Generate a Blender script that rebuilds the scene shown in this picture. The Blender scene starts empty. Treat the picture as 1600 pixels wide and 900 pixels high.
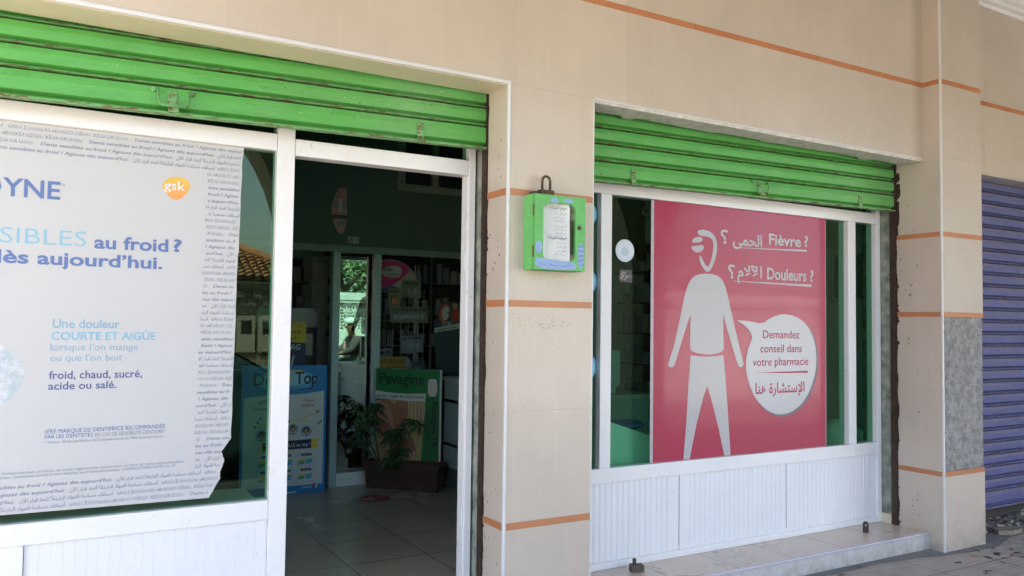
import bpy, bmesh, math, random
import numpy as np
from mathutils import Vector, Matrix, Quaternion
random.seed(7)
R = math.radians
SC = bpy.context.scene
COL = SC.collection

# ------------------------------------------------------------------ camera, sky, sun, exposure
cam_d = bpy.data.cameras.new('camera')
cam = bpy.data.objects.new('camera', cam_d)
COL.objects.link(cam)
cam_d.sensor_width = 36
cam_d.lens = 1269.08 / 1600 * 36
cam_d.clip_start, cam_d.clip_end = .02, 800
yaw, pitch, roll = .526375, .042937, .012846
fwd = Vector((math.sin(yaw) * math.cos(pitch), math.cos(yaw) * math.cos(pitch), math.sin(pitch)))
rgt = Vector((math.cos(yaw), -math.sin(yaw), 0))
up = rgt.cross(fwd)
r2 = math.cos(roll) * rgt + math.sin(roll) * up
u2 = -math.sin(roll) * rgt + math.cos(roll) * up
cam.matrix_world = Matrix(((r2.x, u2.x, -fwd.x, 0), (r2.y, u2.y, -fwd.y, -3.1363), (r2.z, u2.z, -fwd.z, 1.3755), (0, 0, 0, 1)))
SC.camera = cam

SUN_EL, SUN_ROT = R(57), R(-36)
world = bpy.data.worlds.new('World')
SC.world = world
world.use_nodes = True
wn = world.node_tree
sky = wn.nodes.new('ShaderNodeTexSky')
sky.sky_type = 'NISHITA'
sky.sun_disc = False
sky.sun_elevation, sky.sun_rotation = SUN_EL, SUN_ROT
sky.air_density, sky.dust_density, sky.ozone_density = 1.0, 3.2, 1.0
wn.links.new(sky.outputs[0], wn.nodes['Background'].inputs[0])
wn.nodes['Background'].inputs[1].default_value = .15
sl = bpy.data.lights.new('sun', 'SUN')
sl.energy, sl.angle, sl.color = 5.0, R(.5), (1, .95, .87)
sun = bpy.data.objects.new('sun', sl)
COL.objects.link(sun)
sd = Vector((math.sin(SUN_ROT) * math.cos(SUN_EL), math.cos(SUN_ROT) * math.cos(SUN_EL), math.sin(SUN_EL)))
sun.rotation_euler = sd.to_track_quat('Z', 'Y').to_euler()
sun.location = (0, 0, 30)
vs = SC.view_settings
vs.view_transform, vs.look, vs.gamma, vs.use_curve_mapping = 'Standard', 'None', 1, False
vs.exposure = 2.95
cy = SC.cycles
cy.use_denoising = True
cy.max_bounces, cy.diffuse_bounces, cy.glossy_bounces, cy.transmission_bounces, cy.transparent_max_bounces = 9, 5, 5, 4, 16
cy.caustics_reflective = cy.caustics_refractive = False
cy.sample_clamp_indirect = 6

# ------------------------------------------------------------------ materials
MATS = {}


def nt(name):
    m = bpy.data.materials.new(name)
    m.use_nodes = True
    t = m.node_tree
    return m, t, t.nodes['Principled BSDF']


def N(t, typ, **kw):
    n = t.nodes.new('ShaderNode' + typ)
    for k, v in kw.items():
        if k in n.inputs:
            n.inputs[k].default_value = v
        else:
            setattr(n, k, v)
    return n


def obj_co(t, scale=(1, 1, 1)):
    c = N(t, 'TexCoord')
    mp = N(t, 'Mapping')
    mp.inputs['Scale'].default_value = scale
    t.links.new(c.outputs['Object'], mp.inputs['Vector'])
    return mp.outputs[0]


def noise(t, co, scale, detail=4, rough=.6):
    n = N(t, 'TexNoise', Scale=scale, Detail=detail, Roughness=rough)
    t.links.new(co, n.inputs['Vector'])
    return n.outputs['Fac']


def ramp(t, fac, a, b, ca=(0, 0, 0, 1), cb=(1, 1, 1, 1)):
    r = N(t, 'ValToRGB')
    r.color_ramp.elements[0].position, r.color_ramp.elements[1].position = a, b
    r.color_ramp.elements[0].color, r.color_ramp.elements[1].color = ca, cb
    t.links.new(fac, r.inputs[0])
    return r.outputs[0]


def mixc(t, fac, a, b):
    m = N(t, 'Mix', data_type='RGBA')
    for s, v in ((0, fac), (6, a), (7, b)):
        if isinstance(v, (int, float)):
            m.inputs[s].default_value = v
        elif isinstance(v, tuple):
            m.inputs[s].default_value = (*v[:3], 1)
        else:
            t.links.new(v, m.inputs[s])
    return m.outputs[2]


def math_(t, op, a, b=0.0):
    m = N(t, 'Math', operation=op)
    for i, v in enumerate((a, b)):
        if isinstance(v, (int, float)):
            m.inputs[i].default_value = v
        else:
            t.links.new(v, m.inputs[i])
    return m.outputs[0]


def bump(t, b, h, strength=.2, dist=.01):
    n = N(t, 'Bump', Strength=strength, Distance=dist)
    t.links.new(h, n.inputs['Height'])
    t.links.new(n.outputs[0], b.inputs['Normal'])


def mat(name, col, rough=.5, spec=.5, metal=0, var=0.0, vscale=6, dark=None, bmp=0, bscale=40, co_scale=(1, 1, 1), coat=0, spots=0):
    if name in MATS:
        return MATS[name]
    m, t, b = nt(name)
    b.inputs['Base Color'].default_value = (*col, 1)
    b.inputs['Roughness'].default_value = rough
    b.inputs['Specular IOR Level'].default_value = spec
    b.inputs['Metallic'].default_value = metal
    b.inputs['Coat Weight'].default_value = coat
    if var or bmp or spots:
        co = obj_co(t, co_scale)
    if var:
        d = dark or tuple(c * (1 - var) for c in col)
        n1 = noise(t, co, vscale, 6)
        f = ramp(t, n1, .35, .68)
        t.links.new(mixc(t, f, d, col), b.inputs['Base Color'])
        rr = N(t, 'MapRange', **{'To Min': rough * .85, 'To Max': min(1, rough * 1.2)})
        t.links.new(n1, rr.inputs[0])
        t.links.new(rr.outputs[0], b.inputs['Roughness'])
    if spots:
        sp = math_(t, 'MULTIPLY', ramp(t, noise(t, co, 55, 3, .6), .68, .71), ramp(t, noise(t, co, 2.7, 3), .48, .6))
        sm = math_(t, 'MULTIPLY', ramp(t, noise(t, co, 7, 6, .75), .55, .75), .08)
        src = b.inputs['Base Color'].links[0].from_socket if b.inputs['Base Color'].links else tuple(col)
        c = mixc(t, math_(t, 'MAXIMUM', math_(t, 'MULTIPLY', sp, spots), sm), src, (.22, .185, .15))
        t.links.new(c, b.inputs['Base Color'])
    if bmp:
        bump(t, b, noise(t, co, bscale, 5), bmp)
    MATS[name] = m
    return m


def tile_mat(name, col, x0, dx, z0, dz, axis='X', line=.0016, jcol=(.30, .25, .19), rough=.28, var=.1, zaxis='Z', cloud=2.2, scuff=.45, vjoint=1.0):
    """Glazed tile: cloudy body colour, hairline joints on a real grid, small scuffs."""
    m, t, b = nt(name)
    co = obj_co(t)
    sep = N(t, 'SeparateXYZ')
    t.links.new(co, sep.inputs[0])

    def ln(axis_, off, per):
        a = math_(t, 'ADD', sep.outputs[axis_], -off + line / 2 + per * 200)
        f = math_(t, 'MODULO', a, per)
        return math_(t, 'LESS_THAN', f, line)
    j = math_(t, 'MAXIMUM', math_(t, 'MULTIPLY', ln(axis, x0, dx), vjoint), ln(zaxis, z0, dz))
    n1 = noise(t, co, cloud, 7, .65)
    dark = tuple(c * (1 - var) for c in col)
    c1 = mixc(t, ramp(t, n1, .35, .65), dark, col)
    # per tile tone
    wn_ = N(t, 'TexWhiteNoise', noise_dimensions='2D')
    fx = math_(t, 'FLOOR', math_(t, 'DIVIDE', math_(t, 'ADD', sep.outputs[axis], -x0), dx))
    fz = math_(t, 'FLOOR', math_(t, 'DIVIDE', math_(t, 'ADD', sep.outputs[zaxis], -z0), dz))
    cb = N(t, 'CombineXYZ')
    t.links.new(fx, cb.inputs[0])
    t.links.new(fz, cb.inputs[1])
    t.links.new(cb.outputs[0], wn_.inputs['Vector'])
    tone = N(t, 'MapRange', **{'To Min': .955, 'To Max': 1.03})
    t.links.new(wn_.outputs['Value'], tone.inputs[0])
    hs = N(t, 'HueSaturation')
    t.links.new(c1, hs.inputs['Color'])
    t.links.new(tone.outputs[0], hs.inputs['Value'])
    # scuffs and specks
    n2 = noise(t, co, 38, 5, .7)
    n3 = noise(t, co, 3.1, 2)
    sp = math_(t, 'MULTIPLY', ramp(t, n2, .70, .74), ramp(t, n3, .55, .62))
    c2 = mixc(t, math_(t, 'MULTIPLY', sp, scuff), hs.outputs[0], tuple(c * .5 for c in col))
    # pale drip marks, long in z
    mp = N(t, 'Mapping')
    mp.inputs['Scale'].default_value = (26, 26, 2.2)
    t.links.new(co, mp.inputs['Vector'])
    n4 = noise(t, mp.outputs[0], 1, 3)
    c3 = mixc(t, math_(t, 'MULTIPLY', ramp(t, n4, .56, .74), .22 if scuff else 0), c2, tuple(min(1, c * 1.18) for c in col))
    if zaxis == 'Z':        # splashed street dirt low down
        zr = N(t, 'MapRange', **{'From Min': .30, 'From Max': .0})
        t.links.new(sep.outputs['Z'], zr.inputs[0])
        dm = math_(t, 'MULTIPLY', math_(t, 'POWER', zr.outputs[0], 2), ramp(t, noise(t, co, 11, 6, .7), .35, .62))
        c3 = mixc(t, math_(t, 'MULTIPLY', dm, .55), c3, (.17, .145, .12))
    t.links.new(mixc(t, j, c3, jcol), b.inputs['Base Color'])
    rr = N(t, 'MapRange', **{'To Min': rough * .8, 'To Max': rough * 1.5})
    t.links.new(n4 if scuff else n1, rr.inputs[0])
    t.links.new(rr.outputs[0], b.inputs['Roughness'])
    h = math_(t, 'SUBTRACT', math_(t, 'MULTIPLY', n1, .15), j)
    bump(t, b, h, .35, .002)
    MATS[name] = m
    return m


def rusty(name, col, amount, rust=(.085, .042, .022), rough=.42, xend=None, speck=.5, dust=0):
    """Brush-painted steel with chips, rust and grime; more rust near the ends of the curtain."""
    m, t, b = nt(name)
    co = obj_co(t)
    mp = N(t, 'Mapping')
    mp.inputs['Scale'].default_value = (5, 30, 30)
    t.links.new(co, mp.inputs['Vector'])
    n1 = noise(t, mp.outputs[0], 3.2, 7, .72)
    n2 = noise(t, co, 1.3, 4)
    n3 = noise(t, co, 52, 3, .6)
    n5 = noise(t, co, 2.6, 2)
    n4 = noise(t, mp.outputs[0], .9, 3)
    c = mixc(t, ramp(t, n4, .3, .7), tuple(x * .88 for x in col), tuple(min(1, x * 1.08) for x in col))
    fade = math_(t, 'MULTIPLY', ramp(t, n2, .5, .75), .35)
    c = mixc(t, fade, c, tuple(x * .55 + .16 for x in col))
    if dust:
        c = mixc(t, math_(t, 'MULTIPLY', ramp(t, n1, .3, .62), dust), c, (.20, .165, .15))
    thr = .74 - amount * .34
    f = ramp(t, n1, thr, thr + .05)
    if xend is not None:
        sep = N(t, 'SeparateXYZ')
        t.links.new(co, sep.inputs[0])
        e = N(t, 'MapRange', **{'From Min': xend - .13, 'From Max': xend - .01})
        t.links.new(sep.outputs['X'], e.inputs[0])
        e2 = math_(t, 'GREATER_THAN', math_(t, 'ADD', e.outputs[0], math_(t, 'MULTIPLY', n1, .9)), 1.0)
        f = math_(t, 'MAXIMUM', f, e2)
    spk = math_(t, 'MULTIPLY', ramp(t, n3, .67, .70), math_(t, 'MULTIPLY', ramp(t, n2, .42, .56), speck))
    pit = math_(t, 'MULTIPLY', ramp(t, noise(t, co, 44, 2, .5), .69, .72), ramp(t, n5, .45, .6))
    rc = mixc(t, n3, rust, tuple(x * 2.6 for x in rust))
    c = mixc(t, f, c, rc)
    c = mixc(t, spk, c, (.42, .46, .28))
    c = mixc(t, math_(t, 'MULTIPLY', pit, .85), c, (.05, .05, .02))
    t.links.new(c, b.inputs['Base Color'])
    t.links.new(mixc(t, f, (rough,) * 3, (.85,) * 3), b.inputs['Roughness'])
    bump(t, b, math_(t, 'ADD', math_(t, 'ADD', math_(t, 'MULTIPLY', n1, .6), f), math_(t, 'MULTIPLY', n5, 6)), .3, .004)
    MATS[name] = m
    return m


def glass_mat(name, tint, refl=1.0):
    m, t, b = nt(name)
    t.nodes.remove(b)
    out = t.nodes['Material Output']
    tr = N(t, 'BsdfTransparent')
    tr.inputs[0].default_value = (*tint, 1)
    gl = N(t, 'BsdfGlossy', Roughness=0.0)
    gl.inputs[0].default_value = (.80, 1, .68, 1) if tint[1] < .9 else (1, 1, 1, 1)
    lw = N(t, 'LayerWeight', Blend=.5)
    f = math_(t, 'POWER', lw.outputs['Facing'], 5)
    f = math_(t, 'ADD', math_(t, 'MULTIPLY', f, .95), .043)
    f = math_(t, 'MULTIPLY', f, refl)
    mx = N(t, 'MixShader')
    t.links.new(f, mx.inputs[0])
    t.links.new(tr.outputs[0], mx.inputs[1])
    t.links.new(gl.outputs[0], mx.inputs[2])
    t.links.new(mx.outputs[0], out.inputs[0])
    MATS[name] = m
    return m


def film_mat(name, col, rough, hole=.2, var=.04, coat=0.0, mott=None):
    """One-way window film: printed face outside, dark face inside, pierced by tiny holes."""
    m, t, b = nt(name)
    out = t.nodes['Material Output']
    co = obj_co(t)
    mp = N(t, 'Mapping')
    mp.inputs['Rotation'].default_value = (0, R(38), 0)
    t.links.new(co, mp.inputs['Vector'])
    wv = N(t, 'TexWave', Scale=95, Distortion=0)
    wv.bands_direction = 'X'
    t.links.new(mp.outputs[0], wv.inputs['Vector'])
    n = noise(t, co, 1.1, 3)
    d = tuple(c * (1 - var) for c in col)
    c = mixc(t, n, d, col)
    c = mixc(t, math_(t, 'MULTIPLY', wv.outputs['Fac'], .10), c, tuple(x * .6 for x in col))
    if mott:
        c = mixc(t, ramp(t, noise(t, co, mott[0], 8, .75), .42, .6), c, mott[1])
    geo = N(t, 'NewGeometry')
    t.links.new(mixc(t, geo.outputs['Backfacing'], c, (.03, .03, .03)), b.inputs['Base Color'])
    b.inputs['Roughness'].default_value = rough
    b.inputs['Coat Weight'].default_value = coat
    b.inputs['Coat Roughness'].default_value = .02
    tr = N(t, 'BsdfTransparent')
    mx = N(t, 'MixShader')
    mx.inputs[0].default_value = hole
    t.links.new(b.outputs[0], mx.inputs[1])
    t.links.new(tr.outputs[0], mx.inputs[2])
    t.links.new(mx.outputs[0], out.inputs[0])
    MATS[name] = m
    return m


def leaf_mat(name, a, b_):
    m, t, b = nt(name)
    co = obj_co(t)
    n = noise(t, co, 5, 3)
    t.links.new(mixc(t, ramp(t, n, .3, .7), a, b_), b.inputs['Base Color'])
    b.inputs['Roughness'].default_value = .5
    MATS[name] = m
    return m


BEIGE = (.548, .467, .382)
JC = (.37, .315, .25)
M_TILE = tile_mat('beige_wall_tile', BEIGE, 2.592, .627, .4905, .4905, jcol=JC, vjoint=.45)
M_TILEY = tile_mat('beige_reveal_tile', tuple(c * 1.0 for c in BEIGE), .0, 5.0, .4905, .4905, axis='Y')
M_SOFFIT = mat('cream_soffit_tile', (.66, .57, .42), .35, var=.08, vscale=3)
M_STRIPE = mat('terracotta_stripe', (.50, .20, .085), .4, var=.18, vscale=5)
M_TRIM = mat('white_corner_trim', (.66, .655, .65), .22, var=.06, vscale=12)
M_MORTAR = None
M_ALU = mat('white_lacquered_aluminium', (.80, .785, .77), .28, var=.045, vscale=2.5, bmp=.015, bscale=60, spots=.6)
M_PANEL = mat('white_ribbed_panel', (.79, .79, .80), .35, var=.05, vscale=2, spots=.5)
M_CONC = mat('rough_jamb_concrete', (.36, .36, .30), .9, var=.55, vscale=14, dark=(.13, .155, .125), bmp=.6, bscale=50)
M_RAIL = mat('tarred_guide_rail', (.022, .015, .011), .6, var=.6, vscale=20, dark=(.055, .026, .014), bmp=.4)
M_RUST = mat('brown_rust', (.11, .062, .04), .8, var=.5, vscale=30, bmp=.4)
GREEN = (.075, .43, .075)
M_GREENB = rusty('green_box_paint', (.125, .43, .115), .12, speck=.6, rough=.6)
M_GLASS = glass_mat('green_tinted_glass', (.34, .64, .48), 1.0)
M_CLEAR = glass_mat('clear_cabinet_glass', (.95, .97, .96), .8)
M_WHITEP = mat('white_print', (.70, .70, .71), .5)
M_DGREEN = mat('dark_green_wall_paint', (.075, .105, .085), .7, var=.15, vscale=3)
M_INTW = mat('pale_inner_wall', (.55, .58, .53), .7, var=.1)
M_TEALL = mat('pale_teal_laminate', (.36, .47, .48), .35, var=.08, vscale=2)
M_STEEL = mat('brushed_steel', (.55, .55, .55), .25, metal=1)
M_BLACK = mat('black_plastic', (.015, .015, .016), .4)
M_DARKW = mat('dark_shelf_wood', (.05, .045, .04), .6, var=.3)
M_TERRA = mat('terracotta_planter', (.085, .038, .026), .7, var=.35, vscale=18, bmp=.35, bscale=45)
M_SOIL = mat('dry_soil', (.04, .028, .02), .95, bmp=.6)
M_LEAF = leaf_mat('dark_house_leaf', (.03, .06, .022), (.06, .11, .035))
M_FOLI = leaf_mat('street_tree_leaf', (.045, .10, .02), (.12, .20, .04))
M_BARK = mat('bark', (.12, .085, .06), .9, bmp=.6)
M_WALLW = mat('white_render', (.78, .77, .73), .7, var=.12, vscale=3)
M_HOUSE = mat('cream_render', (.46, .43, .35), .8, var=.15, vscale=2)
M_CEIL = mat('white_plaster', (.74, .72, .68), .6, var=.08, vscale=4)


def make_mortar():
    m, t, b = nt('combed_mortar')
    co = obj_co(t)
    n = noise(t, co, 24, 7, .7)
    mp = N(t, 'Mapping')
    mp.inputs['Rotation'].default_value = (0, R(8), 0)
    t.links.new(co, mp.inputs['Vector'])
    wv = N(t, 'TexWave', Scale=26, Distortion=9)
    wv.inputs['Detail'].default_value = 3
    wv.bands_direction = 'Z'
    t.links.new(mp.outputs[0], wv.inputs['Vector'])
    c = mixc(t, ramp(t, n, .3, .7), (.20, .195, .185), (.52, .50, .465))
    t.links.new(c, b.inputs['Base Color'])
    b.inputs['Roughness'].default_value = .95
    bump(t, b, math_(t, 'ADD', math_(t, 'MULTIPLY', n, 1.2), math_(t, 'MULTIPLY', wv.outputs['Fac'], .6)), .9, .012)
    return m


M_MORTAR = make_mortar()
M_BROKEN = mat('broken_render', (.72, .68, .61), .95, var=.3, vscale=26, bmp=.9, bscale=60)

# ------------------------------------------------------------------ mesh builder
ORG = {}


class MB:
    def __init__(s):
        s.v, s.f, s.mi = [], [], []

    def add(s, vs, fs, m=0):
        o = len(s.v)
        s.v += [tuple(p) for p in vs]
        for f in fs:
            s.f.append(tuple(i + o for i in f))
            s.mi.append(m)
        return s

    def box(s, x0, x1, y0, y1, z0, z1, m=0):
        vs = [(x0, y0, z0), (x1, y0, z0), (x1, y1, z0), (x0, y1, z0), (x0, y0, z1), (x1, y0, z1), (x1, y1, z1), (x0, y1, z1)]
        return s.add(vs, [(0, 3, 2, 1), (4, 5, 6, 7), (0, 1, 5, 4), (1, 2, 6, 5), (2, 3, 7, 6), (3, 0, 4, 7)], m)

    def obox(s, c, ax, half, m=0):
        """box with centre c, axes ax (3 vectors), half sizes"""
        vs = []
        for k in (-1, 1):
            for i, j in ((-1, -1), (1, -1), (1, 1), (-1, 1)):
                p = Vector(c) + Vector(ax[0]) * i * half[0] + Vector(ax[1]) * j * half[1] + Vector(ax[2]) * k * half[2]
                vs.append(p)
        return s.add(vs, [(0, 3, 2, 1), (4, 5, 6, 7), (0, 1, 5, 4), (1, 2, 6, 5), (2, 3, 7, 6), (3, 0, 4, 7)], m)

    def poly(s, pts, m=0):
        return s.add(pts, [tuple(range(len(pts)))], m)

    def prism(s, front, back, m=0):
        n = len(front)
        fs = [tuple(range(n)), tuple(range(2 * n - 1, n - 1, -1))]
        for i in range(n):
            j = (i + 1) % n
            fs.append((i, i + n, j + n, j))
        return s.add(list(front) + list(back), fs, m)

    def tube(s, pts, r, n=8, m=0, cap=True):
        pts = [Vector(p) for p in pts]
        rs = r if isinstance(r, (list, tuple)) else [r] * len(pts)
        vs, fs = [], []
        ref = Vector((0, 0, 1)) if abs((pts[1] - pts[0]).normalized().z) < .9 else Vector((1, 0, 0))
        for i, p in enumerate(pts):
            d = (pts[min(i + 1, len(pts) - 1)] - pts[max(i - 1, 0)]).normalized()
            a = d.cross(ref)
            if a.length < 1e-5:
                a = d.cross(Vector((0, 1, 0)))
            a.normalize()
            b = d.cross(a)
            for k in range(n):
                th = 2 * math.pi * k / n
                vs.append(p + (a * math.cos(th) + b * math.sin(th)) * rs[i])
        for i in range(len(pts) - 1):
            for k in range(n):
                a, b_ = i * n + k, i * n + (k + 1) % n
                fs.append((a, b_, b_ + n, a + n))
        if cap:
            fs.append(tuple(range(n))[::-1])
            fs.append(tuple(range((len(pts) - 1) * n, len(pts) * n)))
        return s.add(vs, fs, m)

    def lathe(s, c, prof, n=20, m=0, axis=Vector((0, 0, 1)), ang=2 * math.pi):
        """prof: (radius, height) along axis"""
        axis = Vector(axis).normalized()
        a = axis.orthogonal().normalized()
        b = axis.cross(a)
        vs, fs = [], []
        for r, h in prof:
            for k in range(n):
                th = ang * k / n
                vs.append(Vector(c) + axis * h + (a * math.cos(th) + b * math.sin(th)) * max(r, 1e-4))
        for i in range(len(prof) - 1):
            for k in range(n):
                p, q = i * n + k, i * n + (k + 1) % n
                fs.append((p, q, q + n, p + n))
        fs.append(tuple(range(n))[::-1])
        fs.append(tuple(range((len(prof) - 1) * n, len(prof) * n)))
        return s.add(vs, fs, m)

    def ball(s, c, r, n=12, m=0):
        rx, ry, rz = r if isinstance(r, (tuple, list)) else (r, r, r)
        vs, fs = [], []
        k2 = n // 2
        for i in range(k2 + 1):
            ph = math.pi * i / k2
            for k in range(n):
                th = 2 * math.pi * k / n
                sn = max(math.sin(ph), 1e-3)
                vs.append((c[0] + rx * sn * math.cos(th), c[1] + ry * sn * math.sin(th), c[2] + rz * math.cos(ph)))
        for i in range(k2):
            for k in range(n):
                p, q = i * n + k, i * n + (k + 1) % n
                fs.append((p, p + n, q + n, q))
        return s.add(vs, fs, m)

    def sweep(s, prof, x0, x1, tilt=0.0, nx=1, mats=None, m=0):
        """profile of (y, z) swept along X, z rising by tilt per metre"""
        vs, fs, ms = [], [], []
        n = len(prof)
        for i in range(nx + 1):
            x = x0 + (x1 - x0) * i / nx
            for y, z in prof:
                vs.append((x, y, z + tilt * x))
        o = len(s.v)
        s.v += vs
        for i in range(nx):
            for k in range(n - 1):
                s.f.append((o + i * n + k, o + i * n + k + 1, o + (i + 1) * n + k + 1, o + (i + 1) * n + k))
                s.mi.append(mats[k] if mats else m)
        return s

    def build(s, name, mats, parent=None, org=None, smooth=False, bevel=0, fix=False):
        if not isinstance(mats, (list, tuple)):
            mats = [mats]
        base = Vector(ORG[parent.name]) if parent else Vector(org or (0, 0, 0))
        me = bpy.data.meshes.new(name)
        me.from_pydata([tuple(Vector(p) - base) for p in s.v], [], s.f)
        for mm in mats:
            me.materials.append(mm)
        for p, i in zip(me.polygons, s.mi):
            p.material_index = i
            p.use_smooth = smooth
        if fix:
            bm = bmesh.new()
            bm.from_mesh(me)
            bmesh.ops.recalc_face_normals(bm, faces=bm.faces)
            bm.to_mesh(me)
            bm.free()
        o = bpy.data.objects.new(name, me)
        COL.objects.link(o)
        if parent:
            o.parent = parent
        else:
            o.location = base
        ORG[o.name] = tuple(base)
        if bevel:
            b = o.modifiers.new('bevel', 'BEVEL')
            b.width, b.segments, b.limit_method, b.angle_limit = bevel, 2, 'ANGLE', R(40)
        return o


def tag(o, label=None, cat=None, group=None, kind=None):
    if label:
        o['label'] = label
    if cat:
        o['category'] = cat
    if group:
        o['group'] = group
    if kind:
        o['kind'] = kind
    return o


def thing(name, org, label, cat, group=None):
    o = bpy.data.objects.new(name, None)
    o.empty_display_size = .1
    COL.objects.link(o)
    o.location = org
    ORG[o.name] = tuple(org)
    return tag(o, label, cat, group)


def structure(o):
    o['kind'] = 'structure'
    return o


def dup(root, loc=None, rz=None, label=None):
    r = root.copy()
    COL.objects.link(r)
    if loc is not None:
        r.location = loc
    if rz is not None:
        r.rotation_euler = (0, 0, rz)
    if label:
        r['label'] = label
    for ch in list(root.children):
        c = ch.copy()
        COL.objects.link(c)
        c.parent = r
        for g in list(ch.children):
            d = g.copy()
            COL.objects.link(d)
            d.parent = c
    return r


class PL:
    """A printed face: origin, unit u along the face, v up, n out of the face towards the reader."""

    def __init__(s, o, u, n, v=(0, 0, 1)):
        s.o, s.u, s.n, s.v = Vector(o), Vector(u).normalized(), Vector(n).normalized(), Vector(v).normalized()

    def p(s, a, b, off=0.0):
        return s.o + s.u * a + s.v * b + s.n * off


FRONT = PL((0, 0, 0), (1, 0, 0), (0, -1, 0))

# ------------------------------------------------------------------ lettering
ISO = {'ء': 0xFE80, 'آ': 0xFE81, 'أ': 0xFE83, 'إ': 0xFE87, 'ئ': 0xFE89, 'ا': 0xFE8D, 'ب': 0xFE8F, 'ة': 0xFE93, 'ت': 0xFE95, 'ج': 0xFE9D,
       'ح': 0xFEA1, 'خ': 0xFEA5, 'د': 0xFEA9, 'ذ': 0xFEAB, 'ر': 0xFEAD, 'ز': 0xFEAF, 'س': 0xFEB1, 'ش': 0xFEB5, 'ص': 0xFEB9, 'ض': 0xFEBD,
       'ط': 0xFEC1, 'ظ': 0xFEC5, 'ع': 0xFEC9, 'غ': 0xFECD, 'ف': 0xFED1, 'ق': 0xFED5, 'ك': 0xFED9, 'ل': 0xFEDD, 'م': 0xFEE1, 'ن': 0xFEE5,
       'ه': 0xFEE9, 'و': 0xFEED, 'ى': 0xFEEF, 'ي': 0xFEF1}
NOJOIN = set('ءآأإاةدذرزوى')
LAM = {'آ': 0xFEF5, 'أ': 0xFEF7, 'إ': 0xFEF9, 'ا': 0xFEFB}


def arabic(s):
    """Joined letter shapes in left-to-right drawing order."""
    out = []
    i = 0
    prev = False
    while i < len(s):
        c = s[i]
        if c == 'ل' and i + 1 < len(s) and s[i + 1] in LAM:
            out.append(chr(LAM[s[i + 1]] + (1 if prev else 0)))
            prev = False
            i += 2
            continue
        if c in ISO:
            nxt = s[i + 1] if i + 1 < len(s) else ' '
            jn = c not in NOJOIN and nxt in ISO and nxt != 'ء'
            k = 0
            if prev and jn:
                k = 3
            elif prev:
                k = 1
            elif jn:
                k = 2
            out.append(chr(ISO[c] + k))
            prev = jn
        else:
            out.append(c)
            prev = False
        i += 1
    return ''.join(reversed(out))


_tc = {}


def glyphs(body, weight=0.0, shear=0.0, res=3):
    key = (body, weight, shear, res)
    if key in _tc:
        return _tc[key]
    cu = bpy.data.curves.new('t', 'FONT')
    cu.body = body
    cu.size = 1
    cu.resolution_u = res
    cu.offset = weight
    cu.shear = shear
    o = bpy.data.objects.new('t', cu)
    COL.objects.link(o)
    dg = bpy.context.evaluated_depsgraph_get()
    me = bpy.data.meshes.new_from_object(o.evaluated_get(dg))
    v = np.array([(p.co.x, p.co.y) for p in me.vertices]).reshape(-1, 2)
    f = [tuple(p.vertices) for p in me.polygons]
    bpy.data.objects.remove(o)
    bpy.data.curves.remove(cu)
    bpy.data.meshes.remove(me)
    _tc[key] = (v, f)
    return _tc[key]


def text(mb, pl, body, a0, a1, b, cap, off=.001, m=0, weight=0.0, shear=0.0, res=3, keep=None, slope=0.0):
    """Lettering between a0 and a1 on face pl, baseline b, capital height cap. keep='l'/'r': do not stretch, align there."""
    v, f = glyphs(body, weight, shear, res)
    if not len(v):
        return
    x0, x1 = v[:, 0].min(), v[:, 0].max()
    sz = cap / .70
    if keep == 'l':
        sx, ox = sz, a0
    elif keep == 'r':
        sx, ox = sz, a1 - (x1 - x0) * sz
    elif keep == 'c':
        sx, ox = sz, (a0 + a1) / 2 - (x1 - x0) * sz / 2
    else:
        sx, ox = (a1 - a0) / (x1 - x0), a0
    mb.add([pl.p(ox + (x - x0) * sx, b + y * sz + slope * (x - x0) * sx, off) for x, y in v], f, m)


def flat(mb, pl, pts, off=.001, m=0):
    mb.poly([pl.p(a, b, off) for a, b in pts], m)


def ell(ca, cb, ra, rb, n=28, t0=0.0, t1=2 * math.pi):
    return [(ca + ra * math.cos(t0 + (t1 - t0) * i / n), cb + rb * math.sin(t0 + (t1 - t0) * i / n)) for i in range(n)]


def smooth_loop(pts, it=2):
    for _ in range(it):
        q = []
        for i in range(len(pts)):
            a, b = pts[i], pts[(i + 1) % len(pts)]
            q.append((a[0] * .75 + b[0] * .25, a[1] * .75 + b[1] * .25))
            q.append((a[0] * .25 + b[0] * .75, a[1] * .25 + b[1] * .75))
        pts = q
    return pts


def ink(name, col, rough=.5):
    return mat('ink_' + name, col, rough)

# ------------------------------------------------------------------ ground, street
XA, XB, XP, XQ = 1.7926, 2.2664, 4.8459, 5.2834
ZL = 2.4525
STRIPES = (.4905, 1.478, 1.980)
ZU = 2.945

m_ground = mat('dusty_ground', (.33, .30, .255), .95, var=.3, vscale=.6, bmp=.3)
m_asph = mat('asphalt', (.12, .113, .10), .9, var=.3, vscale=1.5, bmp=.4, bscale=120)
m_kerb = mat('kerb_stone', (.38, .36, .33), .8, var=.2, bmp=.2)
m_outer = mat('pale_far_pavement', (.42, .395, .35), .85, var=.2, vscale=2)


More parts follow.
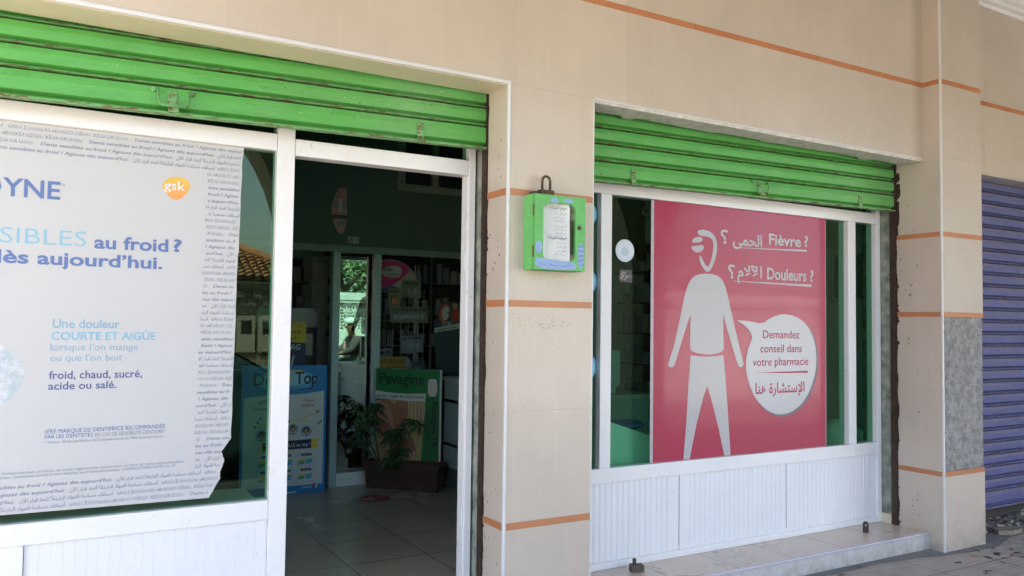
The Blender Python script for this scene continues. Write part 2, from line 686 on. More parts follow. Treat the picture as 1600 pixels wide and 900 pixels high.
def pave_mat():
    m, t, b = nt('veined_pavement_tile')
    co = obj_co(t)
    sep = N(t, 'SeparateXYZ')
    t.links.new(co, sep.inputs[0])
    mp = N(t, 'Mapping')
    mp.inputs['Rotation'].default_value = (0, 0, R(-24))
    mp.inputs['Scale'].default_value = (4, 55, 4)
    t.links.new(co, mp.inputs['Vector'])
    n = noise(t, mp.outputs[0], 1, 6, .65)
    n2 = noise(t, co, 5, 5)
    c = mixc(t, ramp(t, n, .35, .7), (.30, .25, .205), (.47, .41, .335))
    c = mixc(t, math_(t, 'MULTIPLY', ramp(t, n2, .5, .75), .55), c, (.25, .215, .185))

    def ln(ax, off, per, w):
        return math_(t, 'LESS_THAN', math_(t, 'MODULO', math_(t, 'ADD', sep.outputs[ax], -off + per * 100), per), w)
    j = math_(t, 'MAXIMUM', ln('X', .29, .52, .006), ln('Y', -.36, .52, .006))
    t.links.new(mixc(t, j, c, (.07, .065, .06)), b.inputs['Base Color'])
    b.inputs['Roughness'].default_value = .55
    bump(t, b, math_(t, 'SUBTRACT', n, j), .25, .004)
    return m


structure(MB().poly([(-300, -300, -.16), (300, -300, -.16), (300, 300, -.16), (-300, 300, -.16)]).build('ground', m_ground))
structure(MB().poly([(-80, -7.4, -.13), (80, -7.4, -.13), (80, -3.42, -.13), (-80, -3.42, -.13)]).build('road', m_asph))
structure(MB().box(-14, 24, -3.42, -3.27, -.16, .0).build('kerb', m_kerb, bevel=.015))
pv = MB().box(-14, 24, -3.268, .8, -.16, 0)
M_PAVE = pave_mat()
pave = structure(pv.build('pavement', M_PAVE))
structure(MB().box(-40, 60, -16, -7.4, -.16, -.02).build('far_pavement', m_outer))
# coloured stone chips let into the paving
inl = MB()
random.seed(3)
chips = [(4.99, -.30), (5.06, -.36), (5.1, -.29), (5.17, -.34), (5.2, -.40), (5.25, -.33), (4.93, -.25), (4.45, -.10), (4.72, -.28), (4.86, -.13), (5.30, -.27), (4.62, -.02), (3.9, -.11), (4.12, -.06)]
for _ in range(260):
    chips.append((random.uniform(-1, 8), random.uniform(-3.1, -.06)))
for x, y in chips:
    if XP - .03 < x < XQ + .03 and y > -.16:
        continue
    L_, w, a = random.uniform(.018, .045), random.uniform(.010, .022), random.choice((-.35, -.1, .4, 1.2)) + random.uniform(-.3, .3)
    pts = []
    for dx, dy in ((-L_, random.uniform(-.3, .3) * w), (random.uniform(-.3, .1) * L_, w), (L_, random.uniform(-.3, .3) * w), (random.uniform(-.1, .3) * L_, -w)):
        pts.append((x + dx * math.cos(a) - dy * math.sin(a), y + dx * math.sin(a) + dy * math.cos(a), .003))
    inl.poly(pts[::-1], random.choice((0, 0, 1, 2)))
inl.build('stone_inlay', [mat('chip_dark', (.05, .045, .05), .5), mat('chip_red', (.22, .12, .08), .5), mat('chip_ochre', (.26, .20, .12), .5)], pave)
# mortar apron where the paving meets the wall
ap = MB()
ap.poly([(2.27, -.03, .002), (2.3, -.045, .002), (3.4, -.06, .002), (3.9, -.085, .002), (4.3, -.075, .002), (4.6, -.105, .002), (4.80, -.16, .002), (5.0, -.185, .002), (5.3, -.19, .002), (5.6, -.10, .002), (6.6, -.06, .002), (9, -.03, .002), (9, .3, .002), (2.27, .3, .002)][::-1])
ap.build('mortar_apron', mat('grey_mortar_apron', (.22, .21, .195), .95, var=.35, vscale=9, bmp=.5), pave)

# ------------------------------------------------------------------ the shop building
bld = thing('shop_building', (3, 0, 0), 'beige tiled shop building with terracotta stripe bands and a square pillar', 'building')
w = MB()
w.box(-1.66, -1.45, 0, .186, 0, ZL)
w.box(-1.66, XP, 0, .186, ZL, 3.9)
w.box(XA, XB, 0, .186, 0, ZL)
w.build('tiled_wall', M_TILE, bld)
pl_ = MB()
pl_.box(XP, XQ, -.12, .19, 0, .4605)
pl_.box(XP, XP + .012, -.12, .19, .4605, 1.449)
pl_.box(XP, XQ, -.12, .19, 1.449, 3.9)
pl_.build('pillar', tile_mat('beige_pillar_tile', BEIGE, XP - .3, 1.5, .4905, .4905, jcol=JC), bld)
MB().box(XP + .012, XQ, -.112, .19, .4605, 1.449).build('bare_mortar_patch', M_MORTAR, bld)
w = MB()
w.box(XQ, 14, .03, .19, ZL - .012, 3.9)
w.box(8.4, 24, .03, .19, 0, ZL - .012)
w.box(14, 24, .03, .19, ZL - .012, 3.9)
w.build('neighbour_wall', M_TILE, bld)
# solid mass behind the tiles: jamb cores, upper floor, sides, back
w = MB()
w.box(-1.655, -1.452, .188, .45, 0, 3.9)
w.box(XA + .012, XB - .012, .188, .42, 0, 3.2)
w.box(XP + .006, XQ - .04, .192, .45, 0, 3.2)
w.box(-1.655, XP, .27, .42, ZL + .12, 3.2)
w.build('jamb', M_CONC, bld)
w = MB()
w.box(-1.655, -1.46, .45, 4.6, 0, 3.2)
w.box(5.05, 5.35, .46, 4.6, 0, 3.2)
w.box(-1.655, 5.35, 4.5, 4.7, 0, 3.2)
w.box(-1.459, 5.05, 3.02, 4.5, 2.12, 3.2)
w.build('inner_wall', M_INTW, bld)
w = MB()
w.box(-1.459, 2.46, 3.0, 3.018, 1.957, 3.19)
w.box(2.46, 5.05, 3.0, 3.018, 1.957, 2.435)
w.box(3.35, 5.05, 3.0, 3.018, 2.435, 3.19)
w.box(2.46, 3.35, 3.0, 3.018, 3.06, 3.19)
w.build('green_wall', M_DGREEN, bld)
w = MB()
for x0, x1, z0, z1 in ((2.46, 3.35, 2.435, 2.495), (2.46, 3.35, 3.0, 3.06), (2.46, 2.535, 2.495, 3.0), (2.775, 2.83, 2.495, 3.0), (3.28, 3.35, 2.495, 3.0)):
    w.box(x0, x1, 2.965, 3.015, z0, z1)
hw = w.build('hatch_window', mat('hatch_frame', (.20, .21, .16), .5), bld, bevel=.006)
MB().box(2.46, 3.35, 3.016, 3.0175, 2.435, 3.06).build('pane', M_BLACK, hw)
MB().box(-1.459, 5.05, 2.94, 2.998, 1.906, 1.957).build('header_beam', mat('header_teal', (.16, .21, .19), .5), bld)
w = MB()
w.box(1.945, 2.003, 2.95, 3.03, .1, 1.906)
w.box(2.285, 2.338, 2.95, 3.03, .1, 1.906)
w.build('inner_post', M_TEALL, bld, bevel=.004)
MB().box(2.004, 2.284, 2.985, 3.06, .1, .2).build('plinth', M_WALLW, bld)
MB().box(-1.459, 5.05, .3, 4.5, 3.2, 3.25).build('inner_ceiling', M_CEIL, bld)
MB().box(2.34, 5.0, 4.3, 4.49, .1, 2.1).build('inner_cabinet', M_DARKW, bld)

# terracotta stripe bands with white joints: every course on a face is one strip


def stripe_front(x0, x1, y, z, xs=()):
    cuts = [x0] + [c for c in xs if x0 < c < x1] + [x1]
    w = MB()
    for a, b in zip(cuts, cuts[1:]):
        w.box(a + .0015, b - .0015, y - .0022, y + .01, z - .03, z)
    w.build('stripe_band', M_STRIPE, bld)


def stripe_side(x, y0, y1, z):
    MB().box(x - .0022, x + .01, y0, y1, z - .03, z).build('stripe_band', M_STRIPE, bld)


jx = [2.592 + .31347 * i for i in range(-20, 9)]
stripe_front(-1.66, XP - .003, 0, ZU, jx)
for z in STRIPES:
    stripe_front(XA + .014, XB - .006, 0, z, (2.02,) if z > 1 else (1.955,))
    stripe_side(XA, .012, .186, z)
    stripe_front(-1.66, -1.46, 0, z, jx)
for z in STRIPES + (ZU,):
    stripe_front(XP + .012, XQ - .002, -.12, z, (5.165,) if z < 1 else ())
    stripe_side(XP, -.108, .186 if z < 2.5 else -.004, z)
stripe_front(XQ + .002, 14, .03, ZU, [XQ + .31347 * i for i in range(1, 28)])

# white corner trims
w = MB()
for x, y, z0, z1, r in ((XA, 0, 0, ZL, .012), (XP, -.12, 0, 3.9, .010)):
    w.box(x - .002, x + r, y - .0035, y + r, z0, z1)
w.box(XB - .006, XB + .0015, -.0015, .006, 0, ZL)
w.box(-1.45, XA + .012, -.0035, .012, ZL - .003, ZL + .014)
w.box(-1.4515, -1.438, -.0035, .012, 0, ZL)
w.box(XB, XP - .002, -.0015, .008, ZL - .002, ZL + .007)
w.build('corner_trim', M_TRIM, bld, bevel=.003)
# soffits
MB().box(-1.45, XA, .012, .185, ZL - .006, ZL - .001).build('lintel_soffit', M_SOFFIT, bld)
random.seed(11)
front, n = [], 60
edge = []
y = .13
for i in range(n + 1):
    x = XB + .002 + (XP - XB - .004) * i / n
    if random.random() < .22:
        y = random.uniform(.115, .165)
    y += random.uniform(-.006, .006)
    edge.append((x, max(.10, min(.172, y))))
pf = [(XB + .002, .004)] + edge + [(XP - .002, .004)]
w = MB()
w.prism([(a, b, ZL - .016) for a, b in pf][::-1], [(a, b, ZL - .0015) for a, b in pf][::-1])
w.build('broken_soffit', M_BROKEN, bld, fix=True)
MB().box(XQ, 8.4, .032, .115, ZL - .018, ZL - .0125).build('marble_soffit', mat('marble_soffit', (.62, .57, .48), .3, var=.2, vscale=6), bld)
# guide rails beside the frames
for x0, x1 in ((XA - .006, XA + .013), (XP - .006, XP + .013), (XB - .013, XB + .006), (-1.463, -1.444), (5.31, 5.42)):
    MB().box(x0, x1, .192, .236, .0, 2.6).build('guide_rail', M_RAIL, bld)
MB().box(XP - .004, XP + .008, .238, .309, .0985, .16).build('base_tile', M_SOFFIT, bld)
# smeared tar and rust spilling over the edge of the reveals
m_stain = mat('dark_rust_stain', (.045, .024, .016), .85, var=.5, vscale=25)
random.seed(5)
for x in (XA, XP):
    w = MB()
    z, pts_in, pts_out = .1, [], []
    ph = random.uniform(0, 6)
    while z < 2.44:
        depth = .006 + .004 * math.sin(z * 9 + ph) + .004 * math.sin(z * 31 + ph) + random.uniform(-.003, .003)
        if random.random() < .05:
            depth += random.uniform(.006, .016)
        pts_out.append((x - .0012, .191 - max(.002, depth), z))
        pts_in.append((x - .0012, .193, z))
        z += random.uniform(.006, .014)
    for k in range(len(pts_in) - 1):
        w.poly([pts_in[k], pts_in[k + 1], pts_out[k + 1], pts_out[k]])
    for _ in range(26):
        a, b = random.uniform(.02, .15), random.uniform(.15, 2.3)
        r_, q_ = random.uniform(.0015, .004), random.uniform(.002, .009)
        w.poly([(x - .0012, .19 - a + r_ * math.cos(t_), b + q_ * math.sin(t_)) for t_ in [2 * math.pi * k / 7 for k in range(7)]])
    w.build('rust_stain', m_stain, bld)
w = MB()
for z, d, h in ((2.27, .035, .10), (2.12, .026, .17), (2.36, .03, .06), (1.99, .016, .08)):
    pts = smooth_loop([(0, -h / 2), (d * .6, -h / 2), (d, -h / 5), (d * .8, h / 3), (d * .9, h / 2), (0, h / 2)], 2)
    w.poly([(XP - .0016, .19 - a, z + b) for a, b in pts])
w.build('tar_smear', m_stain, bld)
# old glue marks and chips on the pier tile
random.seed(44)
w = MB()
for cx_, cz_, n_, sx, sz in ((1.84, 1.40, 26, .035, .02), (1.87, 1.36, 10, .02, .018), (2.03, 1.375, 60, .10, .014), (2.02, 1.355, 26, .04, .006), (2.10, 1.37, 20, .06, .012), (1.93, 1.02, 10, .06, .01), (2.05, 1.275, 10, .03, .01)):
    for _ in range(n_):
        x, z = random.gauss(cx_, sx), random.gauss(cz_, sz)
        if not (XA + .03 < x < XB - .02):
            continue
        r_, q_ = random.uniform(.001, .006), random.uniform(.0006, .0022)
        w.poly([(x + r_ * math.cos(t_) * random.uniform(.6, 1), -.0006, z + q_ * math.sin(t_) * random.uniform(.6, 1)) for t_ in [2 * math.pi * k / 7 for k in range(7)]])
w.build('glue_mark', mat('brown_glue', (.30, .215, .14), .9), bld)
# cornice and arcade ceiling
w = MB()
pr = [(0, 3.60), (-.018, 3.60), (-.022, 3.625), (-.05, 3.632), (-.055, 3.655), (-.085, 3.668), (-.09, 3.70), (-.13, 3.71), (-.135, 3.752)]
w.sweep([(y - .0005, z) for y, z in pr], -1.66, XP - .001)
w.sweep([(y + .0295, z) for y, z in pr], XQ + .001, 24)
w.build('cornice', M_CEIL, bld)
MB().box(-1.66, 24, -2.849, .02, 3.75, 3.9).build('arcade_ceiling', mat('tan_ceiling_paint', (.40, .345, .27), .7, var=.1), bld)
MB().box(-1.66, 24, -2.85, 7, 3.902, 4.5).build('upper_storey', M_WALLW, bld)
MB().box(-1.66, 24, 4.72, 7, 0, 3.9).build('rear_block', M_WALLW, bld)
w = MB()
for k in range(0, 7):
    x0 = -1.55 + 3.4 * k
    out = [(x0, 0), (x0 + .2, 0), (x0 + .2, 1.85)]
    out += [(x0 + 1.7 - 1.5 * math.cos(math.pi * i / 24), 1.85 + 1.5 * math.sin(math.pi * i / 24)) for i in range(1, 24)]
    out += [(x0 + 3.2, 1.85), (x0 + 3.2, 0), (x0 + 3.4, 0), (x0 + 3.4, 3.748), (x0, 3.748)]
    if k >= 3:  # unseen bays walled up so the light falls off to the right
        out = [(x0, 0), (x0 + 3.4, 0), (x0 + 3.4, 3.748), (x0, 3.748)]
    w.prism([(a, -2.85, b) for a, b in out], [(a, -2.5, b) for a, b in out])
w.build('arcade', mat('tan_arcade_render', (.42, .36, .28), .8, var=.12, vscale=2), bld, fix=True)

# floor inside the shop and the two steps
floor = structure(MB().box(-1.459, 5.05, .40, 4.5, .02, .1).build('shop_floor', tile_mat('beige_floor_tile', (.46, .39, .29), 1.885, .45, 2.8, .45, axis='X', line=.004, jcol=(.03, .028, .025), rough=.22, var=.15, zaxis='Y', scuff=0)))
m_step = tile_mat('step_tile', (.60, .49, .39), 3.03, .42, .27, .9, axis='X', line=.005, jcol=(.08, .065, .055), rough=.25, zaxis='Y', scuff=.0)
m_riser = tile_mat('step_riser_tile', (.60, .58, .55), 3.03, .42, .9, 2, axis='X', line=.003, rough=.3, scuff=.1)


def step(x0, x1, label):
    t = thing('door_step', ((x0 + x1) / 2, .15, 0), label, 'step')
    MB().box(x0 + .001, x1 - .001, -.008, .3995, 0, .1).build('tread', m_step, t)
    MB().box(x0 + .001, x1 - .001, -.02, -.0085, 0, .088).build('riser', m_riser, t)
    MB().box(x0 + .001, x1 - .001, -.0225, -.0005, .0885, .1035).build('nosing', mat('mauve_nosing', (.50, .46, .49), .3), t, bevel=.004)
    return t


step(XB, XP, 'tiled step with a mauve nosing under the window with the pink poster')
step(-1.45, XA, 'tiled step in front of the open doorway beside the striped pier')

# ------------------------------------------------------------------ roller shutters
LIPS = {}


def shutter(x0, x1, zs, tilt, Y, cols, label, xend, nslat_above, bottom=True, dust=0):
    """zs: heights of the slat gaps at x=0 from top to bottom; the last is the bottom edge."""
    t = thing('roller_shutter', ((x0 + x1) / 2, Y, zs[-1]), label, 'shutter')
    paint = rusty('shutter_paint_' + label[:9], cols, .22, xend=xend, speck=.9, dust=dust)
    lip = rusty('shutter_lip_' + label[:9], tuple(c * .85 + .065 for c in cols), .66, xend=xend, speck=.6, dust=dust * .5)
    prof, mi = [], []
    p = zs[0] - zs[1]
    top = [zs[0] + p * k for k in range(nslat_above, 0, -1)] + list(zs)
    for i in range(len(top) - 1):
        a, h = top[i], top[i] - top[i + 1]
        last = bottom and i == len(top) - 2
        fr = (.70, .78, .84, .875, .955, .972) if not last else (.70, .80, .885, .90, .90, .985)
        pts = [(.030, 0), (.030, -.004), (.001, -.0055), (-.003, -.3 * h), (-.002, -fr[0] * h), (.016, -fr[1] * h), (.0215, -fr[2] * h), (.001, -fr[3] * h), (-.0045, -fr[4] * h), (.003, -fr[5] * h), (.030, -fr[5] * h - .001)]
        if last:
            pts = [(.030, 0), (.030, -.004), (.001, -.0055), (-.003, -.3 * h), (-.002, -fr[0] * h), (.017, -fr[1] * h), (.022, -fr[2] * h), (.016, -.90 * h), (-.014, -.915 * h), (-.015, -.99 * h), (.020, -1.0 * h)]
        mm = [0, 2, 2, 0, 0, 0, 1, 1, 1, 1, 0]
        for k, (y, z) in enumerate(pts):
            prof.append((Y + y, a + z))
            mi.append(mm[k])
    mb = MB()
    mb.sweep(prof, x0, x1, tilt, 1, mats=mi)
    o = mb.build('slat_curtain', [paint, lip, rusty('shutter_top_' + label[:9], cols, .34, xend=xend, speck=.9, dust=min(.95, dust * 1.9))], t)
    return t, paint, lip


def bolt_handle(t, x, z, Y, paint, s=1.0):
    """folding pull ring with two pivots and a hasp plate between"""
    m = MB()
    m.tube([(x - .052 * s, Y, z + .018), (x - .052 * s, Y - .018, z + .012), (x - .047 * s, Y - .02, z - .035), (x - .036 * s, Y - .021, z - .046), (x + .036 * s, Y - .021, z - .046), (x + .047 * s, Y - .02, z - .035), (x + .052 * s, Y - .018, z + .012), (x + .052 * s, Y, z + .018)], .0042, 8)
    h = m.build('pull_handle', paint, t, smooth=True)
    for sx in (-1, 1):
        MB().lathe((x + sx * .062 * s, Y + .002, z + .016), [(.0105, 0), (.0105, .010), (.006, .014)], 10, axis=(0, -1, 0)).build('pivot', paint, h)
    m = MB()
    m.box(x - .021, x + .013, Y - .008, Y, z - .052, z + .014)
    m.lathe((x - .004, Y - .008, z + .004), [(.008, 0), (.008, .003), (.003, .005)], 10, axis=(0, -1, 0))
    m.box(x - .018, x + .018, Y - .026, Y - .008, z - .068, z - .052)
    m.build('hasp_plate', paint, t, bevel=.0015)


def lug(t, x, z, Y, paint):
    m = MB()
    m.box(x - .015, x + .015, Y - .006, Y, z - .05, z + .022)
    m.lathe((x, Y - .006, z + .008), [(.007, 0), (.007, .003), (.003, .005)], 10, axis=(0, -1, 0))
    m.tube([(x - .012, Y - .006, z - .05), (x - .02, Y - .015, z - .06), (x + .02, Y - .018, z - .062)], .005, 6)
    m.build('bolt_lug', paint, t, bevel=.0012)


GRN = (.088, .355, .066)
TL = .0215
t, pt, lp = shutter(-1.442, XA - .008, [2.432, 2.345, 2.258, 2.148], TL, .20, GRN, 'bright green rusty roller shutter rolled up above the open doorway', XA, 2)
bolt_handle(t, .418, 2.232, .197, lp, 1.12)
lug(t, 1.45, 2.246, .197, lp)
TR = .0168
t, pt, lp = shutter(XB + .008, XP - .012, [2.422, 2.338, 2.256, 2.166, 2.0575], TR, .20, GRN, 'grass green rolled up shutter over the window with the pink poster', XP, 1)
bolt_handle(t, 3.592, 2.194, .197, lp, 1.0)
lug(t, 2.66, 2.165, .197, lp)
lug(t, 4.49, 2.192, .197, lp)
zs = [2.372 - .0862 * i for i in range(26)] + [.095]
t, pt, lp = shutter(5.36, 8.39, zs, 0, .21, (.06, .095, .33), 'closed dusty blue roller shutter beyond the square pillar', 8.6, 2, bottom=True, dust=.6)
# ------------------------------------------------------------------ aluminium shop fronts
def ribbed(x0, x1, z0, z1, flat_l=.02, flat_r=.012, y=.3235, pitch=.0385):
    m = MB()
    prof = [(x0, y)]
    x = x0 + flat_l
    while x + pitch < x1 - flat_r:
        prof += [(x, y), (x + .001, y + .0018), (x + .0025, y + .0018), (x + .004, y - .0006), (x + .009, y - .0003), (x + pitch - .001, y + .0006)]
        x += pitch
    prof += [(x, y), (x1, y)]
    vs = [(a, b, z0) for a, b in prof] + [(a, b, z1) for a, b in prof]
    n = len(prof)
    m.add(vs, [(i, i + 1, n + i + 1, n + i) for i in range(n - 1)])
    return m


def member(t, name, x0, x1, z0, z1, y0=.31, y1=.385):
    MB().box(x0, x1, y0, y1, z0, z1).build(name, M_ALU, t, bevel=.0025)


def pane(t, x0, x1, z0, z1, y=.343):
    MB().poly([(x0, y, z0), (x1, y, z0), (x1, y, z1), (x0, y, z1)]).build('pane', M_GLASS, t)


sf = thing('glazed_shopfront', (.2, .34, .1), 'white aluminium shop front with the open doorway and the toothpaste poster', 'shopfront')
member(sf, 'rail', -1.38, .8465, 2.091, 2.162)
member(sf, 'rail', -1.38, .8465, .549, .628)
member(sf, 'base_rail', -1.38, .8465, .1005, .14)
member(sf, 'post', .848, .922, .1005, 2.42, .308)
member(sf, 'post', -.10, -.022, .1405, .5485)
member(sf, 'post', -1.452, -1.3815, .1005, 2.42)
member(sf, 'transom', .9235, 1.7555, 2.078, 2.150)
member(sf, 'post', 1.757, 1.7915, .1005, 2.42, .308)
MB().box(1.752, 1.7565, .318, .334, .11, 2.07).build('door_stop', M_ALU, sf)
for z in (.42, .92, 1.62):
    MB().lathe((1.7495, .322, z), [(.0055, 0), (.0055, .085)], 10).build('hinge', M_ALU, sf)
pane(sf, -1.38, .8465, .628, 2.091)
pane(sf, -1.38, .8465, 2.162, 2.42)
pane(sf, .9235, 1.7555, 2.150, 2.42)
for a, b in ((-1.38, -.102), (-.020, .8465)):
    ribbed(a, b, .1405, .5485, .045 if a > -1 else .02).build('ribbed_panel', M_PANEL, sf)

sr = thing('glazed_shopfront', (3.55, .34, .1), 'white aluminium shop window over ribbed panels with the pink poster', 'shopfront')
member(sr, 'rail', 2.268, 4.8, 2.065, 2.136)
member(sr, 'rail', 2.268, 4.8, .545, .622)
member(sr, 'base_rail', 2.268, 4.8, .1005, .137)
member(sr, 'post', 2.54, 2.611, .6225, 2.0645, .3085)
member(sr, 'post', 4.519, 4.593, .6225, 2.0645, .3085)
member(sr, 'post', 4.8015, 4.8445, .1005, 2.42, .308)
for a, b in ((2.268, 2.5385), (2.6125, 4.5175), (4.5945, 4.8005)):
    pane(sr, a, b, .6225, 2.0645)
pane(sr, 2.268, 4.8, 2.136, 2.42)
for a, b in ((2.268, 3.0965), (3.101, 3.9505), (3.955, 4.7995)):
    ribbed(a, b, .1375, .5445, .02 if a < 2.5 else .075, .012, pitch=.038).build('ribbed_panel', M_PANEL, sr)

# pale display boards behind the glass
led = mat('pale_ledge_board', (.68, .72, .70), .5, var=.1)
for x0, x1, lab in ((-1.3, .84, 'pale display ledge behind the glass with the toothpaste poster'), (2.30, 5.04, 'pale display ledge behind the window with the pink poster')):
    t = thing('display_ledge', ((x0 + x1) / 2, .55, .1), lab, 'ledge')
    MB().box(x0, x1, .40, .76, .578, .598).build('board', led, t)
    for x in (x0 + .1, x1 - .1):
        MB().box(x - .015, x + .015, .44, .72, .1005, .5775).build('leg', led, t)

# ------------------------------------------------------------------ toothpaste poster on the glass
YP = .334
P1 = PL((0, YP, 0), (1, 0, 0), (0, -1, 0))
po = thing('window_poster', (0, YP, .66), 'pale grey toothpaste poster with a torn edge on the glass beside the doorway', 'poster')
right_edge = [(.713, 2.0905), (.708, 1.925), (.706, 1.69), (.703, 1.64), (.7, 1.425), (.697, 1.1), (.694, .889), (.658, .837), (.671, .80), (.655, .755), (.656, .729), (.615, .655)]
sheet = [(-1.36, .672), (-1.36, 2.0905)]
random.seed(2)
for (a, b), (c, d) in zip(right_edge, right_edge[1:]):
    for k in range(6):
        f = k / 6
        sheet.append((a + (c - a) * f + random.uniform(-.0015, .0015), b + (d - b) * f))
sheet.append(right_edge[-1])
m = MB()
flat(m, P1, sheet[::-1], 0)
m.build('sheet', film_mat('film_pale', (.595, .595, .59), .42, .12, .05), po)

INK = [ink('slate_blue', (.105, .165, .36)), ink('sky_blue', (.22, .44, .56)), ink('grey_blue', (.25, .28, .34)), ink('steel_blue', (.24, .38, .50)), ink('navy', (.10, .12, .27)), ink('border_blue', (.20, .235, .32))]
m = MB()
B = .030
text(m, P1, 'SENSOD', -.55, -.134, 1.815, .067, m=0, weight=.018, keep='r')
text(m, P1, 'YNE', -.131, .053, 1.8155, .066, m=0, weight=.018)
text(m, P1, '\u00ae', .058, .069, 1.866, .012, m=2)
text(m, P1, 'DENTS SEN', -.8, -.146, 1.644, .058, m=1, weight=-.008, keep='r')
text(m, P1, 'SIBLES', -.133, .145, 1.644, .058, m=1, weight=-.008)
text(m, P1, 'au froid', .172, .434, 1.6405, .0485, m=0, weight=.026)
text(m, P1, '?', .452, .484, 1.643, .0485, m=0, weight=.026)
text(m, P1, 'Agissez d', -.5, -.126, 1.571, .047, m=0, weight=.026, keep='r')
text(m, P1, '\u00e8s', -.121, -.041, 1.571, .047, m=0, weight=.026)
text(m, P1, 'aujourd\u2019hui.', -.013, .415, 1.571, .047, m=0, weight=.026)
text(m, P1, 'Une douleur', .044, .27, 1.336, .032, m=3, weight=.012)
text(m, P1, 'COURTE ET AIG\u00dcE', .041, .399, 1.291, .03, m=1, weight=.016)
text(m, P1, 'lorsque l\u2019on mange', .04, .336, 1.251, .0265, m=3, weight=-.006)
text(m, P1, 'ou que l\u2019on boit', .04, .282, 1.2115, .0265, m=3, weight=-.006)
text(m, P1, 'froid, chaud, sucr\u00e9,', .038, .354, 1.146, .029, m=4, weight=.014)
text(m, P1, 'acide ou sal\u00e9.', .037, .265, 1.1065, .028, m=4, weight=.014)
text(m, P1, '1\u00c8RE MARQUE DE DENTIFRICE RECOMMAND\u00c9E', .032, .443, .9445, .0155, m=0, weight=.0, res=2)
text(m, P1, 'PAR LES DENTISTES', .032, .19, .926, .0145, m=0, weight=.0, res=2)
text(m, P1, 'EN CAS DE SENSIBILIT\u00c9 DENTAIRE*', .197, .443, .9245, .015, m=2, res=2)
text(m, P1, '* Source : \u00c9tude quantitative 2015 r\u00e9alis\u00e9e aupr\u00e8s de 7806 dentistes fran\u00e7ais.', .033, .441, .908, .0105, m=2, res=2)
text(m, P1, 'Sensodyne Rapide, Sensodyne Multiprotection, produits de sant\u00e9 r\u00e9glement\u00e9s qui portent, au titre de cette r\u00e9glementation,', -.30, .515, .804, .0098, m=2, res=2)
text(m, P1, 'emballage. Ne pas utiliser chez l\u2019enfant. Demandez conseil \u00e0 votre dentiste ou \u00e0 votre pharmacien. CHMAC/CHSENO/0024/15c-07', -.30, .487, .790, .0098, m=2, res=2)
m.build('lettering', INK, po)

# border: rows of the same sentence in three scripts, shifted row by row
ROW = MB()
RPL = PL((0, 0, 0), (1, 0, 0), (0, -1, 0))
cx = 0.0


def row_add(body, wd, cap, weight, shear, dz=0):
    global cx
    text(ROW, RPL, body, cx, cx + wd, dz, cap, off=0, weight=weight, shear=shear, res=2)
    cx += wd


row_add('Dents sensibles au froid ? Agissez d\u00e8s aujourd\u2019hui.', .455, .0125, .010, .22)
cx += .016
row_add(arabic('أسنانك حساسة للمواد الباردة؟ اتخذ قرار الآن'), .305, .0135, .006, 0)
cx += .014
row_add('oX\u2299.I \u03a3\u2299\u2299\u2299\u2299.I\u2299 oK\u2299O.C? \u2299Z\u2299\u2299. X\u03a3\u2299I \u2299X U.\u2299\u2299.', .40, .0125, .006, 0)
cx += .022
CYC = cx
rv = np.array([(p[0], p[2]) for p in ROW.v])
# split the row into letters so that rows can be clipped at the sheet edge
par = list(range(len(rv)))


def find(i):
    while par[i] != i:
        par[i] = par[par[i]]
        i = par[i]
    return i


for f in ROW.f:
    a = find(f[0])
    for k in f[1:]:
        par[find(k)] = a
isl = {}
for f in ROW.f:
    isl.setdefault(find(f[0]), []).append(f)
LET = []
for fs in isl.values():
    ids = sorted({i for f in fs for i in f})
    mp_ = {i: k for k, i in enumerate(ids)}
    vv = rv[ids]
    LET.append((vv, [tuple(mp_[i] for i in f) for f in fs], vv[:, 0].min(), vv[:, 0].max()))


def put_row(mb, x0, x1, z, shift):
    k0 = math.floor((x0 - shift) / CYC)
    for k in range(k0, k0 + 4):
        o = shift + k * CYC
        for vv, fs, a, b in LET:
            if a + o > x0 and b + o < x1:
                mb.add([(x + o, YP - .001, z + y) for x, y in vv], fs)


def edge_x(z):
    for (a, b), (c, d) in zip(right_edge, right_edge[1:]):
        if d <= z <= b:
            return a + (c - a) * (b - z) / (b - d + 1e-9)
    return .6


m = MB()
DZ = .0268
for i in range(54):
    z = 2.066 - DZ * i
    if z < .66:
        break
    sh = .30 - .1585 * i
    e = min(edge_x(z), edge_x(z + .012)) - .003
    if i < 4 or z < .765:
        put_row(m, -1.35, e, z, sh)
    else:
        put_row(m, .574 - .02 * (1.95 - z) - (.003 if i % 2 else 0), e, z, sh)
m.build('border_lettering', INK[5], po)
# orange company mark
m = MB()
lg = smooth_loop([(.403, 1.908), (.428, 1.936), (.457, 1.944), (.494, 1.938), (.512, 1.915), (.50, 1.882), (.478, 1.856), (.455, 1.848), (.43, 1.86), (.41, 1.884)], 2)
flat(m, P1, lg, .001, 0)
text(m, P1, 'gsk', .412, .490, 1.889, .036, .0018, m=1, weight=.008)


def grad_mat(name, c0, c1, z0, z1):
    mm, t, b = nt(name)
    co = obj_co(t)
    sep = N(t, 'SeparateXYZ')
    t.links.new(co, sep.inputs[0])
    mr = N(t, 'MapRange', **{'From Min': z0, 'From Max': z1})
    t.links.new(sep.outputs['Z'], mr.inputs[0])
    t.links.new(mixc(t, mr.outputs[0], c0, c1), b.inputs['Base Color'])
    return mm


m.build('emblem', [grad_mat('orange_print', (.72, .30, .10), (.72, .47, .06), 1.19, 1.28), M_WHITEP], po)
